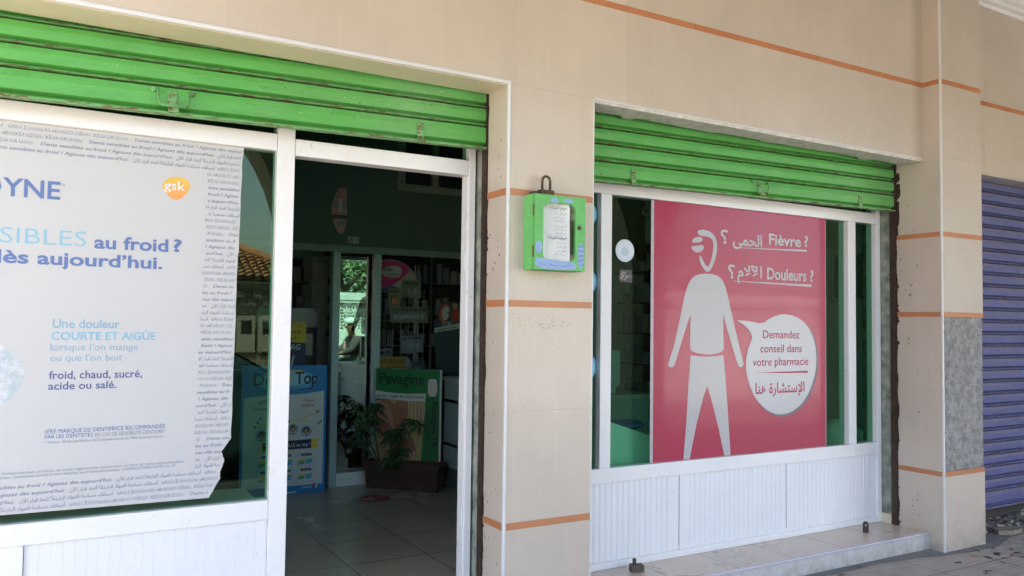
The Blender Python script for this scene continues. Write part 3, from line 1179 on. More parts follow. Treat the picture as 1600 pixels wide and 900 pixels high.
# icy ring of splashing water
m = MB()
flat(m, P1, smooth_loop([(-.036, 1.172), (-.05, 1.215), (-.085, 1.25), (-.13, 1.285), (-.25, 1.30), (-.38, 1.25), (-.42, 1.15), (-.37, 1.06), (-.26, 1.02), (-.16, 1.035), (-.09, 1.06), (-.055, 1.11)], 2), .001, 0)
flat(m, P1, smooth_loop([(-.10, 1.14), (-.14, 1.19), (-.22, 1.22), (-.33, 1.2), (-.35, 1.13), (-.28, 1.08), (-.18, 1.08)], 2), .0016, 1)
m.build('ice_ring', [film_mat('film_ice', (.44, .52, .56), .4, .1, .1, mott=(22, (.62, .645, .66))), film_mat('film_pale2', (.595, .595, .59), .42, .12, .05)], po)

# ------------------------------------------------------------------ pink poster
PX = PL((0, YP, 0), (1, 0, 0), (0, -1, 0))
pk = thing('window_poster', (3.6, YP, .62), 'crimson pink poster with a grey human silhouette and a speech bubble', 'poster')
m = MB()
flat(m, PX, [(2.897, .6225), (4.332, .6225), (4.332, 2.0645), (2.897, 2.0645)], 0)
m.build('sheet', film_mat('film_pink', (.50, .011, .078), .30, .20, .12, coat=.2), pk)
m = MB()
flat(m, PX, [(2.897, .6225), (2.918, .6225), (2.918, 2.0645), (2.897, 2.0645)], .0006)
flat(m, PX, [(4.327, .6225), (4.332, .6225), (4.332, 2.0645), (4.327, 2.0645)], .0006)
SIL = film_mat('film_silhouette', (.53, .53, .535), .30, .20, .06, coat=.16)
m.build('pale_margin', SIL, pk)
head = [(3.24, 1.92), (3.294, 1.926), (3.349, 1.914), (3.386, 1.875), (3.391, 1.821), (3.377, 1.759), (3.35, 1.71), (3.322, 1.679), (3.29, 1.694), (3.259, 1.733), (3.253, 1.766), (3.262, 1.777), (3.277, 1.754), (3.3, 1.721), (3.322, 1.711), (3.34, 1.743), (3.355, 1.792), (3.362, 1.84), (3.355, 1.87), (3.322, 1.887), (3.276, 1.888), (3.24, 1.893)]
w1 = [(3.196, 1.85), (3.21, 1.875), (3.258, 1.883), (3.278, 1.875), (3.275, 1.857), (3.241, 1.847), (3.2, 1.845)]
w2 = [(3.193, 1.825), (3.232, 1.829), (3.276, 1.839), (3.289, 1.826), (3.277, 1.803), (3.241, 1.789), (3.214, 1.795), (3.193, 1.809)]
torso = [(3.215, 1.657), (3.277, 1.672), (3.359, 1.672), (3.414, 1.658), (3.451, 1.619), (3.48, 1.537), (3.517, 1.414), (3.575, 1.236), (3.6, 1.167), (3.604, 1.139), (3.575, 1.129), (3.556, 1.147), (3.508, 1.264), (3.452, 1.4), (3.441, 1.454), (3.439, 1.359), (3.445, 1.25), (3.439, 1.23), (3.397, 1.213), (3.324, 1.208), (3.252, 1.214), (3.19, 1.231), (3.185, 1.251), (3.186, 1.383), (3.189, 1.443), (3.163, 1.383), (3.108, 1.251), (3.072, 1.154), (3.052, 1.137), (3.023, 1.146), (3.026, 1.167), (3.068, 1.265), (3.111, 1.422), (3.145, 1.555), (3.176, 1.622)]
legs = [(3.189, 1.206), (3.25, 1.199), (3.31, 1.197), (3.38, 1.199), (3.437, 1.206), (3.443, 1.196), (3.457, 1.077), (3.477, .88), (3.499, .6235), (3.45, .6235), (3.404, .785), (3.351, .943), (3.316, 1.028), (3.285, .965), (3.234, .813), (3.184, .6235), (3.138, .6235), (3.157, .817), (3.174, 1.045)]
m = MB()
for s_ in (head, w1, w2, torso):
    flat(m, PX, smooth_loop(s_, 1)[::-1], .0012)
flat(m, PX, legs[::-1], .0012)
m.build('silhouette', SIL, pk)
bub = [(3.932, 1.452), (4.046, 1.441), (4.142, 1.397), (4.208, 1.322), (4.240, 1.218), (4.236, 1.1), (4.186, .984), (4.108, .897), (4.003, .847), (3.9, .838), (3.799, .867), (3.7, .941), (3.642, 1.04), (3.617, 1.139), (3.632, 1.222), (3.668, 1.293), (3.672, 1.315), (3.652, 1.345), (3.613, 1.378), (3.55, 1.405), (3.551, 1.409), (3.661, 1.402), (3.756, 1.389), (3.84, 1.431)]
m = MB()
flat(m, PX, [(a + .012 + (a - 3.92) * .012, b - .010 + (b - 1.15) * .014) for a, b in smooth_loop(bub, 1)][::-1], .0014, 0)
flat(m, PX, smooth_loop(bub, 1)[::-1], .002, 1)
m.build('speech_bubble', [ink('bubble_shadow', (.16, .15, .165)), film_mat('film_bubble', (.57, .565, .58), .3, .15, .05, coat=.16)], pk)
m = MB()
W_ = 0
text(m, PX, 'Fi\u00e8vre', 3.816, 4.10, 1.872, .066, .002, m=0, weight=.022)
text(m, PX, '?', 4.130, 4.166, 1.878, .066, .002, m=0, weight=.022)
text(m, PX, arabic('الحمى'), 3.515, 3.758, 1.853, .066, .002, m=0, weight=.022)
text(m, PX, '\u061f', 3.417, 3.478, 1.856, .075, .002, m=0, weight=.022)
text(m, PX, 'Douleurs', 3.80, 4.150, 1.6605, .069, .002, m=0, weight=.022)
text(m, PX, '?', 4.182, 4.214, 1.66, .07, .002, m=0, weight=.022)
text(m, PX, arabic('الآلام'), 3.552, 3.757, 1.665, .066, .002, m=0, weight=.022)
text(m, PX, '\u061f', 3.478, 3.532, 1.655, .075, .002, m=0, weight=.022)
flat(m, PX, [(3.575, 1.836), (4.154, 1.845), (4.154, 1.857), (3.575, 1.8385)], .002, 0)
flat(m, PX, [(3.525, 1.637), (4.197, 1.626), (4.197, 1.640), (3.525, 1.6395)], .002, 0)
text(m, PX, 'Demandez', 3.764, 4.083, 1.3025, .049, .003, m=1, weight=.004)
text(m, PX, 'conseil dans', 3.742, 4.103, 1.2175, .049, .003, m=1, weight=.004)
text(m, PX, 'votre pharmacie', 3.678, 4.164, 1.1375, .049, .003, m=1, weight=.004)
flat(m, PX, [(3.70, 1.0985), (3.93, 1.0915), (4.158, 1.088), (4.158, 1.1005)], .003, 1)
text(m, PX, arabic('الإستشارة هنا'), 3.70, 4.128, .972, .062, .003, m=1, weight=.012)
m.build('lettering', [SIL, ink('crimson', (.40, .018, .075))], pk)

# ------------------------------------------------------------------ stickers on the glass
for z, x in ((1.954, 2.474), (1.598, 2.478), (1.152, 2.481)):
    s_ = MB()
    s_.poly([(x + .060 * math.cos(a), .3405, z + .064 * math.sin(a)) for a in [-2 * math.pi * k / 32 for k in range(32)]][::-1])
    s_.poly([(x + .046 * math.cos(a), .3398, z + .050 * math.sin(a)) for a in [-2 * math.pi * k / 32 for k in range(32)]][::-1], 1)
    o = s_.build('round_sticker', [ink('sticker_blue', (.16, .50, .70)), ink('sticker_paleblue', (.30, .62, .78))], org=(x, .3405, z))
    tag(o, {1.954: 'topmost of the three blue round stickers beside the pier', 1.598: 'middle one of the three blue round stickers beside the pier', 1.152: 'lowest of the three blue round stickers beside the pier'}[z], 'sticker', 'blue stickers on the narrow pane')
t = thing('round_sticker', (2.723, .3405, 1.773), 'white round sticker with a faint blue ring on the dark window', 'sticker')
m = MB()
m.poly([(2.723 + .063 * math.cos(a), .3405, 1.773 + .061 * math.sin(a)) for a in [2 * math.pi * k / 36 for k in range(36)]])
m.build('disc', ink('sticker_white', (.60, .66, .70)), t)
m = MB()
for k in range(26):
    a = .6 + 5.2 * k / 26
    c = PX.p(0, 0)
    m.poly([(2.723 + r_ * math.cos(b), .3398, 1.773 + r_ * math.sin(b)) for r_, b in ((.048, a), (.048, a + .11), (.056, a + .11), (.056, a))][::-1])
m.poly([(2.723 + r_ * math.cos(b), .3398, 1.768 + r_ * math.sin(b)) for b in [2 * math.pi * k / 20 for k in range(20)] for r_ in (.026,)])
m.build('ring_print', ink('sticker_ring', (.45, .55, .62)), t)
m = MB()
random.seed(8)
base_ = [(2.688, 1.606), (2.730, 1.602), (2.772, 1.600), (2.775, 1.640), (2.772, 1.668), (2.75, 1.672), (2.72, 1.668), (2.69, 1.671), (2.685, 1.64)]
m.poly([(a, .3405, b) for a, b in base_], 1)
for _ in range(26):
    a, b, g, l_ = random.uniform(2.692, 2.75), random.uniform(1.61, 1.662), random.uniform(-.6, .9), random.uniform(.006, .022)
    dx, dz = l_ * math.cos(g), l_ * math.sin(g)
    m.poly([(a, .3398, b), (a + dx, .3398, min(1.668, b + dz)), (a + dx, .3398, min(1.67, b + dz + .003)), (a, .3398, b + .0035)])
tag(m.build('torn_sticker', [ink('torn_paper', (.42, .38, .37)), ink('torn_dark', (.05, .04, .04))], org=(2.73, .3405, 1.64)), 'scratched torn remains of a small sticker under the white round one', 'sticker')

# ------------------------------------------------------------------ green notice box on the pier
bx0, bx1, bz0, bz1, by = 1.880, 2.150, 1.614, 1.952, -.095
nb = thing('notice_box', ((bx0 + bx1) / 2, 0, bz0), 'bright green hand painted notice box with a rounded window on the pier', 'notice box')
m = MB()
m.box(bx0, bx1, -.078, -.0005, bz0, bz0 + .008)
m.box(bx0, bx1, -.078, -.0005, bz1 - .008, bz1)
m.box(bx0, bx0 + .008, -.078, -.0005, bz0 + .008, bz1 - .008)
m.box(bx1 - .008, bx1, -.078, -.0005, bz0 + .008, bz1 - .008)
m.box(bx0 + .008, bx1 - .008, -.006, -.0005, bz0 + .008, bz1 - .008, 1)
m.build('cabinet', [M_GREENB, mat('box_back_board', (.42, .36, .26), .8)], nb)


def rrect(x0, x1, z0, z1, r, n=6):
    pts = []
    for cx_, cz_, a0 in ((x1 - r, z1 - r, 0), (x0 + r, z1 - r, 90), (x0 + r, z0 + r, 180), (x1 - r, z0 + r, 270)):
        for k in range(n + 1):
            a = R(a0 + 90 * k / n)
            pts.append((cx_ + r * math.cos(a), cz_ + r * math.sin(a)))
    return pts


wx0, wx1, wz0, wz1 = 1.924, 2.100, 1.656, 1.916
inn = rrect(wx0, wx1, wz0, wz1, .032)
out_ = rrect(bx0 + .002, bx1 + .001, bz0 + .001, bz1 - .001, .0015)
n = len(inn)
m = MB()
vs = [(a, by, b) for a, b in out_] + [(a, by, b) for a, b in inn] + [(a, -.080, b) for a, b in out_] + [(a, -.080, b) for a, b in inn]
fs = []
for i in range(n):
    j = (i + 1) % n
    fs += [(i, j, n + j, n + i), (n + i, n + j, 3 * n + j, 3 * n + i), (i, 2 * n + i, 2 * n + j, j), (2 * n + i, 3 * n + i, 3 * n + j, 2 * n + j)]
m.add(vs, fs)
dr = m.build('door', M_GREENB, nb, fix=True)
m = MB()
m.poly([(a, by + .004, b) for a, b in inn])
m.build('pane', M_CLEAR, dr)
PB = PL((0, by, 0), (1, 0, 0), (0, -1, 0))
m = MB()
flat(m, PB, smooth_loop([(1.883, 1.617), (2.098, 1.617), (2.103, 1.632), (2.098, 1.652), (2.03, 1.655), (1.97, 1.660), (1.91, 1.664), (1.883, 1.668)], 2), .0007, 0)
flat(m, PB, smooth_loop([(1.884, 1.69), (1.905, 1.684), (1.918, 1.70), (1.92, 1.73), (1.908, 1.742), (1.884, 1.738)], 2), .0007, 0)
flat(m, PB, smooth_loop([(1.96, 1.918), (2.0, 1.916), (2.006, 1.932), (1.982, 1.942), (1.962, 1.93)], 2), .0007, 0)
flat(m, PB, smooth_loop([(2.03, 1.925), (2.075, 1.922), (2.09, 1.93), (2.06, 1.945), (2.035, 1.938)], 2), .0007, 0)
flat(m, PB, smooth_loop([(2.112, 1.628), (2.142, 1.63), (2.146, 1.70), (2.14, 1.745), (2.115, 1.74), (2.108, 1.68)], 2), .0007, 0)
random.seed(4)
for k in range(5):
    z = 1.722 - k * .021
    text(m, PB, arabic(['حراسة', 'ليلا', 'نهارا', 'هنا', 'من'][k]), 2.114, 2.142, z, .011, .0014, m=1, weight=.006, slope=.15)
for (x, z, l, a) in ((1.90, 1.645, .05, -.3), (1.96, 1.638, .05, -.2), (2.02, 1.63, .045, .1)):
    m.poly([PB.p(x, z, .0012), PB.p(x + l, z + a * l, .0012), PB.p(x + l, z + a * l + .0016, .0012), PB.p(x, z + .0016, .0012)], 1)
m.build('paint_patch', [mat('lilac_blue_paint', (.26, .38, .62), .5, var=.15, vscale=30), ink('felt_pen', (.02, .04, .09))], dr)
m = MB()
m.lathe((2.118, by, 1.812), [(.0105, 0), (.0105, .003), (.006, .006)], 12, axis=(0, -1, 0))
m.build('keyhole', mat('dark_brass', (.09, .06, .025), .5, metal=.6), dr)
m = MB()
m.box(2.1165, 2.1195, by - .0068, by - .006, 1.803, 1.821)
m.build('key_slot', M_BLACK, dr)
for z in (1.668, 1.852):
    MB().lathe((bx0 - .001, by + .012, z), [(.0042, 0), (.0042, .052)], 8).build('hinge', mat('old_brass', (.16, .11, .04), .5, metal=.7), nb)
# sheet of duty rota inside
sh = thing('notice_sheet', (2.0, -.03, 1.665), 'handwritten white sheet behind the window of the green notice box', 'paper')
m = MB()
cols = 9
vs = []
for i in range(cols + 1):
    f = i / cols
    x = 1.912 + .166 * f
    y = -.068 + .012 * math.sin(f * 5) - (.018 if f < .25 else 0) * (1 - f * 4 if f < .25 else 0)
    vs += [(x, y, 1.645), (x, y + .004, 1.925)]
m.add(vs, [(2 * i, 2 * i + 2, 2 * i + 3, 2 * i + 1) for i in range(cols)])
m.build('sheet', mat('notice_paper', (.74, .72, .73), .6), sh, smooth=True)
PS = PL((0, -.0825, 0), (1, 0, 0), (0, -1, 0))
m = MB()
text(m, PS, arabic('صيدلية الحراسة'), 1.962, 2.056, 1.892, .017, m=0, weight=.004)
text(m, PS, arabic('صيدلية الحراسة'), 1.955, 2.058, 1.756, .017, m=0, weight=.008)
lines = [('النهار من', 1.868, 1), ('صيدلية النور', 1.85, 2), ('شارع السلام', 1.834, 2), ('الليل من', 1.812, 1), ('صيدلية الأمل', 1.796, 2), ('حي السعادة', 1.78, 2), ('صيدلية الشفاء', 1.735, 1), ('شارع الحرية', 1.718, 2), ('الليل من', 1.70, 1), ('حي السلام', 1.684, 2)]
for s_, z, k in lines:
    text(m, PS, arabic(s_), 1.985 + random.uniform(0, .02), 2.056, z, .0085, m=k, res=2)
m.build('handwriting', [ink('ballpen_black', (.05, .05, .12)), ink('ballpen_red', (.50, .16, .22)), ink('ballpen_blue', (.22, .27, .50))], sh)

hp = thing('rusty_hasp', (1.965, -.04, 1.955), 'brown rusty iron loop on top of the green notice box', 'hasp')
m = MB()
m.box(1.930, 2.004, -.062, -.030, 1.954, 1.978)
m.box(1.905, 1.93, -.05, -.0005, 1.956, 1.970)
m.build('plate', M_RUST, hp, bevel=.003)
m = MB()
m.tube([(1.947, -.046, 1.975)] + [(1.968 - .021 * math.cos(a), -.046, 2.018 + .024 * math.sin(a)) for a in [math.pi * k / 10 for k in range(11)]] + [(1.989, -.046, 1.975)], .0062, 10)
m.build('loop', M_RUST, hp, smooth=True)
m = MB()
m.obox((2.157, -.06, 1.715), (Vector((1, 0, 0)), Vector((0, 1, 0)), Vector((0, 0, 1))), (.006, .010, .012))
m.tube([(2.153, -.06, 1.725), (2.153, -.06, 1.742), (2.160, -.06, 1.745), (2.162, -.06, 1.728)], .002, 6)
tag(m.build('small_padlock', mat('blackened_steel', (.03, .025, .02), .5, metal=.5), org=(2.157, -.06, 1.70)), 'tiny dark padlock hanging at the edge of the green notice box', 'padlock')
m = MB()
m.lathe((2.098, -.0005, 1.962), [(.003, 0), (.0025, .022)], 8, axis=(0, -1, .15))
tag(m.build('nail', M_RUST, org=(2.098, 0, 1.962)), 'short rusty nail sticking out above the green notice box', 'nail')

# ------------------------------------------------------------------ locks on the step
t = thing('floor_lock', (2.72, .2, .1), 'squat rusty lock block lying on the step near the pier', 'lock')
ax = (Vector((.93, -.36, 0)), Vector((.36, .93, 0)), Vector((0, 0, 1)))
m = MB()
m.obox((2.715, .215, .118), ax, (.034, .026, .018))
m.build('body', mat('dull_brown_steel', (.13, .105, .08), .6, metal=.3, var=.4, vscale=40), t, bevel=.004)
m = MB()
m.obox((2.705, .222, .146), ax, (.009, .004, .014))
m.lathe((2.7035, .218, .158), [(.0095, 0), (.0095, .009)], 12, axis=(.36, .93, 0))
m.build('tongue', M_RUST, t)
m = MB()
pts = [(-.017, 0), (.017, 0), (.016, .055)] + [(.016 * math.cos(a), .055 + .014 * math.sin(a)) for a in [math.pi * k / 8 for k in range(1, 8)]] + [(-.016, .055)]
hole = ell(0, .045, .005, .005, 12)
u = Vector((.8, -.6, 0))
nn = Vector((.6, .8, 0)) * .0035
c0 = Vector((4.49, .17, .1005))
fr = [c0 + u * a + Vector((0, 0, b)) - nn for a, b in pts]
bk = [c0 + u * a + Vector((0, 0, b)) + nn for a, b in pts]
m.prism(fr, bk)
t = thing('floor_lug', (4.49, .17, .1), 'upright rusty steel lug with a hole on the step near the pillar', 'lug')
m.build('plate', mat('dark_rusty_steel', (.07, .045, .035), .65, metal=.3, var=.4, vscale=40), t)
m = MB()
m.prism([c0 + u * a + Vector((0, 0, b)) - nn * 1.3 for a, b in hole], [c0 + u * a + Vector((0, 0, b)) + nn * 1.3 for a, b in hole])
m.build('lug_hole', mat('pale_hole', (.5, .46, .4), .8), t)

# ------------------------------------------------------------------ rubble in the blue shutter's recess
random.seed(21)
stone = thing('stone_slab', (5.68, -.04, 0), 'broken ochre edged stone slab beside the pillar foot', 'stone')
m = MB()
q = [(5.585, -.035), (5.66, -.085), (5.79, -.075), (5.84, -.03), (5.75, .03), (5.62, .03)]
m.prism([(a, b, .004) for a, b in q][::-1], [(a + .004, b, .030) for a, b in q][::-1])
m.build('block', mat('ochre_stone', (.33, .27, .19), .9, var=.5, vscale=40, bmp=.7), stone, fix=True)
m = MB()
for _ in range(230):
    x, y = random.uniform(5.45, 7.6), random.uniform(.02, .2)
    s_ = random.uniform(.006, .03)
    ax = [Vector((random.uniform(-1, 1), random.uniform(-1, 1), random.uniform(-.3, .3))).normalized() for _ in range(2)]
    n_ = ax[0].cross(ax[1]).normalized()
    ax1 = n_.cross(ax[0])
    m.obox((x, y, s_ * .35 + max(0, (y - .05)) * .12), (ax[0], ax1, n_), (s_ * random.uniform(.6, 1.3), s_, s_ * .35), random.choice((0, 0, 1, 2)))
tag(m.build('rubble', [mat('rubble_grey', (.16, .14, .12), .95, var=.4), mat('rubble_brown', (.10, .075, .06), .95, var=.4), mat('rubble_pale', (.34, .31, .27), .9)]), 'grey brown crumbs of broken mortar under the blue shutter', 'rubble', kind='stuff')
# ------------------------------------------------------------------ inside the shop
F0 = .1
# counter with steel inlays
ct = thing('shop_counter', (3.05, 1.8, F0), 'pale teal shop counter with steel strips facing the doorway', 'counter')
m = MB()
m.box(2.782, 3.33, .86, 2.70, .25, .915)
m.build('body', M_TEALL, ct, bevel=.004)
MB().box(2.80, 3.31, .88, 2.68, F0 + .0005, .2495).build('kick_base', mat('dark_teal_base', (.10, .13, .14), .5), ct)
MB().box(2.765, 3.36, .84, 2.72, .9155, .945).build('top', mat('grey_counter_top', (.48, .52, .50), .3), ct, bevel=.004)
for z in (.427, .763):
    MB().box(2.7785, 2.7835, .865, 2.695, z - .011, z + .011).build('steel_strip', M_STEEL, ct)

# tall bevelled mirror between the posts
mi = thing('tall_mirror', (2.144, 3.06, .2), 'tall narrow cut edged mirror between the pale inner posts', 'mirror')
m_mir = mat('mirror_silver', (.86, .92, .88), .0, metal=1)
m = MB()
x0, x1, z0, z1, bv = 2.006, 2.282, .202, 1.904, .018
a = [(x0, 3.058, z0), (x1, 3.058, z0), (x1, 3.058, z1), (x0, 3.058, z1)]
b = [(x0 + bv, 3.052, z0 + bv), (x1 - bv, 3.052, z0 + bv), (x1 - bv, 3.052, z1 - bv), (x0 + bv, 3.052, z1 - bv)]
m.add(a + b, [(4, 5, 6, 7), (0, 1, 5, 4), (1, 2, 6, 5), (2, 3, 7, 6), (3, 0, 4, 7)])
m.build('glass', m_mir, mi)
MB().box(x0 - .001, x1 + .001, 3.0585, 3.07, z0, z1).build('backing', M_DARKW, mi)

# paracetamol panel
dx0, dx1, dy, dz0, dz1 = 1.268, 1.893, 2.885, F0, 1.040
d = thing('poster_stand', ((dx0 + dx1) / 2, dy, dz0), 'blue and white paracetamol display panel standing behind the door post', 'poster stand')
MB().box(dx0, dx1, dy, dy + .012, dz0 + .0005, dz1).build('board', ink('panel_blue', (.02, .20, .52)), d)
MB().obox(((dx0 + dx1) / 2, dy + .10, .42), (Vector((1, 0, 0)), Vector((0, .95, -.3)).normalized(), Vector((0, .3, .95)).normalized()), (.10, .003, .33)).build('strut', M_WHITEP, d)
PD = PL((dx0, dy, dz0), (1, 0, 0), (0, -1, 0))
W, H = dx1 - dx0, dz1 - dz0
inks = [ink('panel_white', (.62, .63, .62)), ink('panel_navy', (.015, .025, .08)), ink('panel_yellow', (.75, .55, .03)), ink('panel_sky', (.10, .42, .68)), ink('panel_red', (.42, .04, .06)), ink('panel_skin', (.42, .24, .16)), ink('panel_hair', (.03, .02, .015)), ink('panel_green', (.10, .38, .30)), ink('panel_grey', (.30, .32, .33)), ink('panel_paleblue', (.30, .58, .76))]
m = MB()
flat(m, PD, [(.02, .055)] + [(.02 + (W - .04) * k / 12, .735 + .02 * math.sin(k / 12 * 3.4 + .4)) for k in range(12, -1, -1)][::-1][::-1] + [] if False else [(.02, .055), (W - .02, .055), (W - .02, .748), (W * .75, .730), (W * .5, .724), (W * .25, .722), (.02, .712)], .001, 0)
flat(m, PD, ell(W * .52, .83, W * .38, .075), .001, 3)
flat(m, PD, ell(W * .52, .84, W * .28, .05), .0014, 9)
text(m, PD, 'Dol', .085, .245, .80, .088, .002, m=1, weight=.022)
flat(m, PD, ell(.31, .835, .045, .046), .002, 2)
flat(m, PD, ell(.31, .835, .020, .020), .0024, 3)
flat(m, PD, [(.29, .888), (.44, .893), (.44, .905), (.29, .9)], .002, 2)
text(m, PD, 'Top', .385, .555, .805, .088, .002, m=1, weight=.022)
text(m, PD, '\u00ae', .565, .58, .87, .014, .002, m=1)
text(m, PD, 'Parac\u00e9tamol', .33, .51, .758, .022, .002, m=1, weight=.01)
text(m, PD, arabic('الألم'), .12, .20, .668, .022, .002, m=1, weight=.01)
text(m, PD, 'Douleurs', .085, .21, .62, .022, .002, m=1, weight=.006)
text(m, PD, arabic('سخانة'), .45, .53, .672, .022, .002, m=4, weight=.012)
text(m, PD, 'Fi\u00e8vre', .445, .53, .632, .024, .002, m=4, weight=.012)
# twigs and leaves
for (p0, p1, p2) in (((.31, .70), (.33, .60), (.28, .52)), ((.34, .53), (.42, .56), (.50, .52)), ((.46, .55), (.50, .58), (.57, .585)), ((.28, .52), (.20, .54), (.12, .50)), ((.30, .60), (.32, .66), (.30, .74))):
    q = [((1 - t) ** 2 * p0[0] + 2 * t * (1 - t) * p1[0] + t * t * p2[0], (1 - t) ** 2 * p0[1] + 2 * t * (1 - t) * p1[1] + t * t * p2[1]) for t in [k / 8 for k in range(9)]]
    flat(m, PD, [(x, z + .004) for x, z in q] + [(x, z - .004) for x, z in q[::-1]], .0018, 2)
for x, z, a in ((.32, .66, 1.2), (.345, .53, .9), (.56, .595, .5), (.585, .52, .3), (.57, .505, 2.), (.14, .56, .4), (.10, .50, 2.2), (.21, .545, 1.9), (.12, .53, .7)):
    flat(m, PD, smooth_loop([(x + dx * math.cos(a) - dz * math.sin(a), z + dx * math.sin(a) + dz * math.cos(a)) for dx, dz in ((-.016, 0), (0, -.008), (.016, 0), (0, .008))], 1), .0024, 1)
for x, z, k in ((.15, .435, 0), (.255, .46, 1), (.375, .470, 0), (.475, .452, 1)):
    flat(m, PD, ell(x, z, .046, .044), .0024, 9)
    flat(m, PD, ell(x, z, .040, .038), .0028, 8)
    flat(m, PD, [(x - .03, z - .024), (x + .03, z - .024), (x + .018, z - .008), (x - .018, z - .008)], .003, 0)
    flat(m, PD, ell(x, z + .005, .024 if k else .019, .028), .003, 6)
    flat(m, PD, ell(x, z - .001, .0145, .020), .0034, 5)
flat(m, PD, [(.13, .315), (.16, .345), (.13, .375), (.58, .395), (.55, .36), (.58, .33)][::1], .002, 2)
flat(m, PD, [(.16, .325), (.515, .325), (.515, .392), (.16, .385)], .0028, 1)
text(m, PD, 'Toute la famiLLE au top !', .175, .505, .343, .026, .0034, m=0, weight=.01)
for x in (.12, .26, .41):
    flat(m, PD, rrect(x, x + .13, .185, .285, .01, 3), .002, 9)
    flat(m, PD, rrect(x, x + .13, .075, .175, .01, 3), .002, 9)
    for z in (.185, .075):
        flat(m, PD, rrect(x + .004, x + .126, z + .004, z + .096, .008, 3), .0024, 0)
        flat(m, PD, rrect(x + .03, x + .11, z + .085, z + .104, .008, 3), .003, 1)
        text(m, PD, 'ADULTES', x + .04, x + .10, z + .090, .009, .0036, m=0, weight=.01, res=2)
        for bx_, c1, c2 in ((x + .01, 7, 2), (x + .066, 3, 7)):
            flat(m, PD, [(bx_, z + .022), (bx_ + .048, z + .028), (bx_ + .048, z + .052), (bx_, z + .046)], .003, c1)
            flat(m, PD, [(bx_, z + .046), (bx_ + .048, z + .052), (bx_ + .052, z + .066), (bx_ + .004, z + .060)], .003, c2)
flat(m, PD, [(.02, .055), (W - .02, .055), (W - .02, .062), (.02, .062)], .0018, 9)
text(m, PD, 'PHARMA', .45, .53, .032, .014, .002, m=0, weight=.012)
flat(m, PD, ell(.545, .05, .017, .013), .002, 4)
text(m, PD, '5', .548, .57, .03, .024, .0026, m=0, weight=.02)
m.build('print', inks, d)

# antifungal cream board behind the planter
pu = Vector((2.689 - 2.300, 2.555 - 2.925, 0)).normalized()
pn = Vector((-.69, -.72, 0)).normalized()
pn = Vector((pu.y, -pu.x, 0)).normalized()
Wp, Hp = .537, .905
pvb = thing('display_board', (2.49, 2.74, F0), 'green antifungal cream display board leaning behind the planter', 'display board')
o0 = Vector((2.300, 2.925, F0))
PV = PL(o0, pu, pn)
m = MB()
m.obox(o0 + pu * Wp / 2 - pn * .012 + Vector((0, 0, Hp / 2 + .0005)), (pu, pn, Vector((0, 0, 1))), (Wp / 2, .0115, Hp / 2))
m.build('board', ink('board_white', (.60, .60, .58)), pvb)
iv = [ink('board_green', (.015, .17, .05)), ink('board_dark', (.005, .02, .012)), ink('board_white', (.60, .60, .58)), mat('board_tan', (.52, .36, .17), .6, var=.2, vscale=30), mat('board_skin', (.40, .165, .095), .6, var=.25, vscale=9), mat('board_skin_pale', (.52, .27, .18), .6, var=.2), ink('board_nail', (.60, .40, .34)), ink('tube_green', (.02, .13, .045)), ink('skin_line', (.22, .10, .06)), ink('board_brown', (.20, .10, .05))]
m = MB()
k0 = .0
flat(m, PV, [(0, .0), (Wp - .012, 0), (Wp - .012, Hp), (0, Hp)], .0008, 0)
flat(m, PV, [(0, .03), (.37, .05), (.41, .60), (.41, .665), (0, .66)], .0014, 3)
flat(m, PV, [(0, .03), (.37, .05), (.375, .17), (0, .19)], .0018, 9)
# foot and hands
flat(m, PV, smooth_loop([(.0, .66), (.14, .66), (.20, .56), (.27, .44), (.33, .34), (.345, .27), (.31, .235), (.25, .24), (.20, .22), (.15, .24), (.11, .33), (.04, .40), (0, .42)], 2)[::-1], .002, 4)
flat(m, PV, smooth_loop([(.0, .655), (.10, .645), (.13, .58), (.16, .50), (.12, .47), (.06, .52), (0, .54)], 2)[::-1], .0026, 5)
flat(m, PV, smooth_loop([(.15, .66), (.26, .665), (.28, .60), (.26, .52), (.22, .50), (.19, .56)], 2)[::-1], .0026, 4)
for (x, z, a) in ((.06, .60, -.7), (.09, .56, -.8), (.115, .52, -.9), (.13, .48, -1.0)):
    flat(m, PV, smooth_loop([(x + dx * math.cos(a) - dz * math.sin(a), z + dx * math.sin(a) + dz * math.cos(a)) for dx, dz in ((-.05, -.012), (.045, -.010), (.055, 0), (.045, .010), (-.05, .012))], 2), .0032, 5)
    flat(m, PV, ell(x + .046 * math.cos(a), z + .046 * math.sin(a), .008, .006, 12), .0036, 6)
    flat(m, PV, [(x - .05 * math.cos(a) - .013, z - .05 * math.sin(a) - .012), (x + .045 * math.cos(a) - .010, z + .045 * math.sin(a) - .010), (x + .045 * math.cos(a) - .009, z + .045 * math.sin(a) - .007), (x - .05 * math.cos(a) - .011, z - .05 * math.sin(a) - .009)], .004, 8)
for x, z, r_ in ((.325, .265, .020), (.292, .245, .017), (.262, .238, .016), (.232, .233, .015), (.203, .235, .014)):
    flat(m, PV, ell(x, z, r_, r_ * 1.1, 16), .003, 5)
    flat(m, PV, ell(x + .003, z - .004, r_ * .5, r_ * .4, 12), .0036, 6)
for t0, t1, ra in ((-.9, 1.2, .035), (2.3, 4.2, .036)):
    a_ = ell(.235, .395, ra, ra * 1.1, 10, t0, t1)
    b_ = ell(.235, .395, ra - .005, ra * 1.1 - .005, 10, t0, t1)
    flat(m, PV, a_ + b_[::-1], .0034, 2)
for x in range(14):
    xa = .20 + x * .0145
    flat(m, PV, [(xa, .62 - x * .012), (xa + .0035, .62 - x * .012), (xa + .0035, .655), (xa, .655)], .0017, 2 if x % 2 else 9)
text(m, PV, 'Pevagine', .028, .40, .79, .085, .0022, m=1, weight=.014)
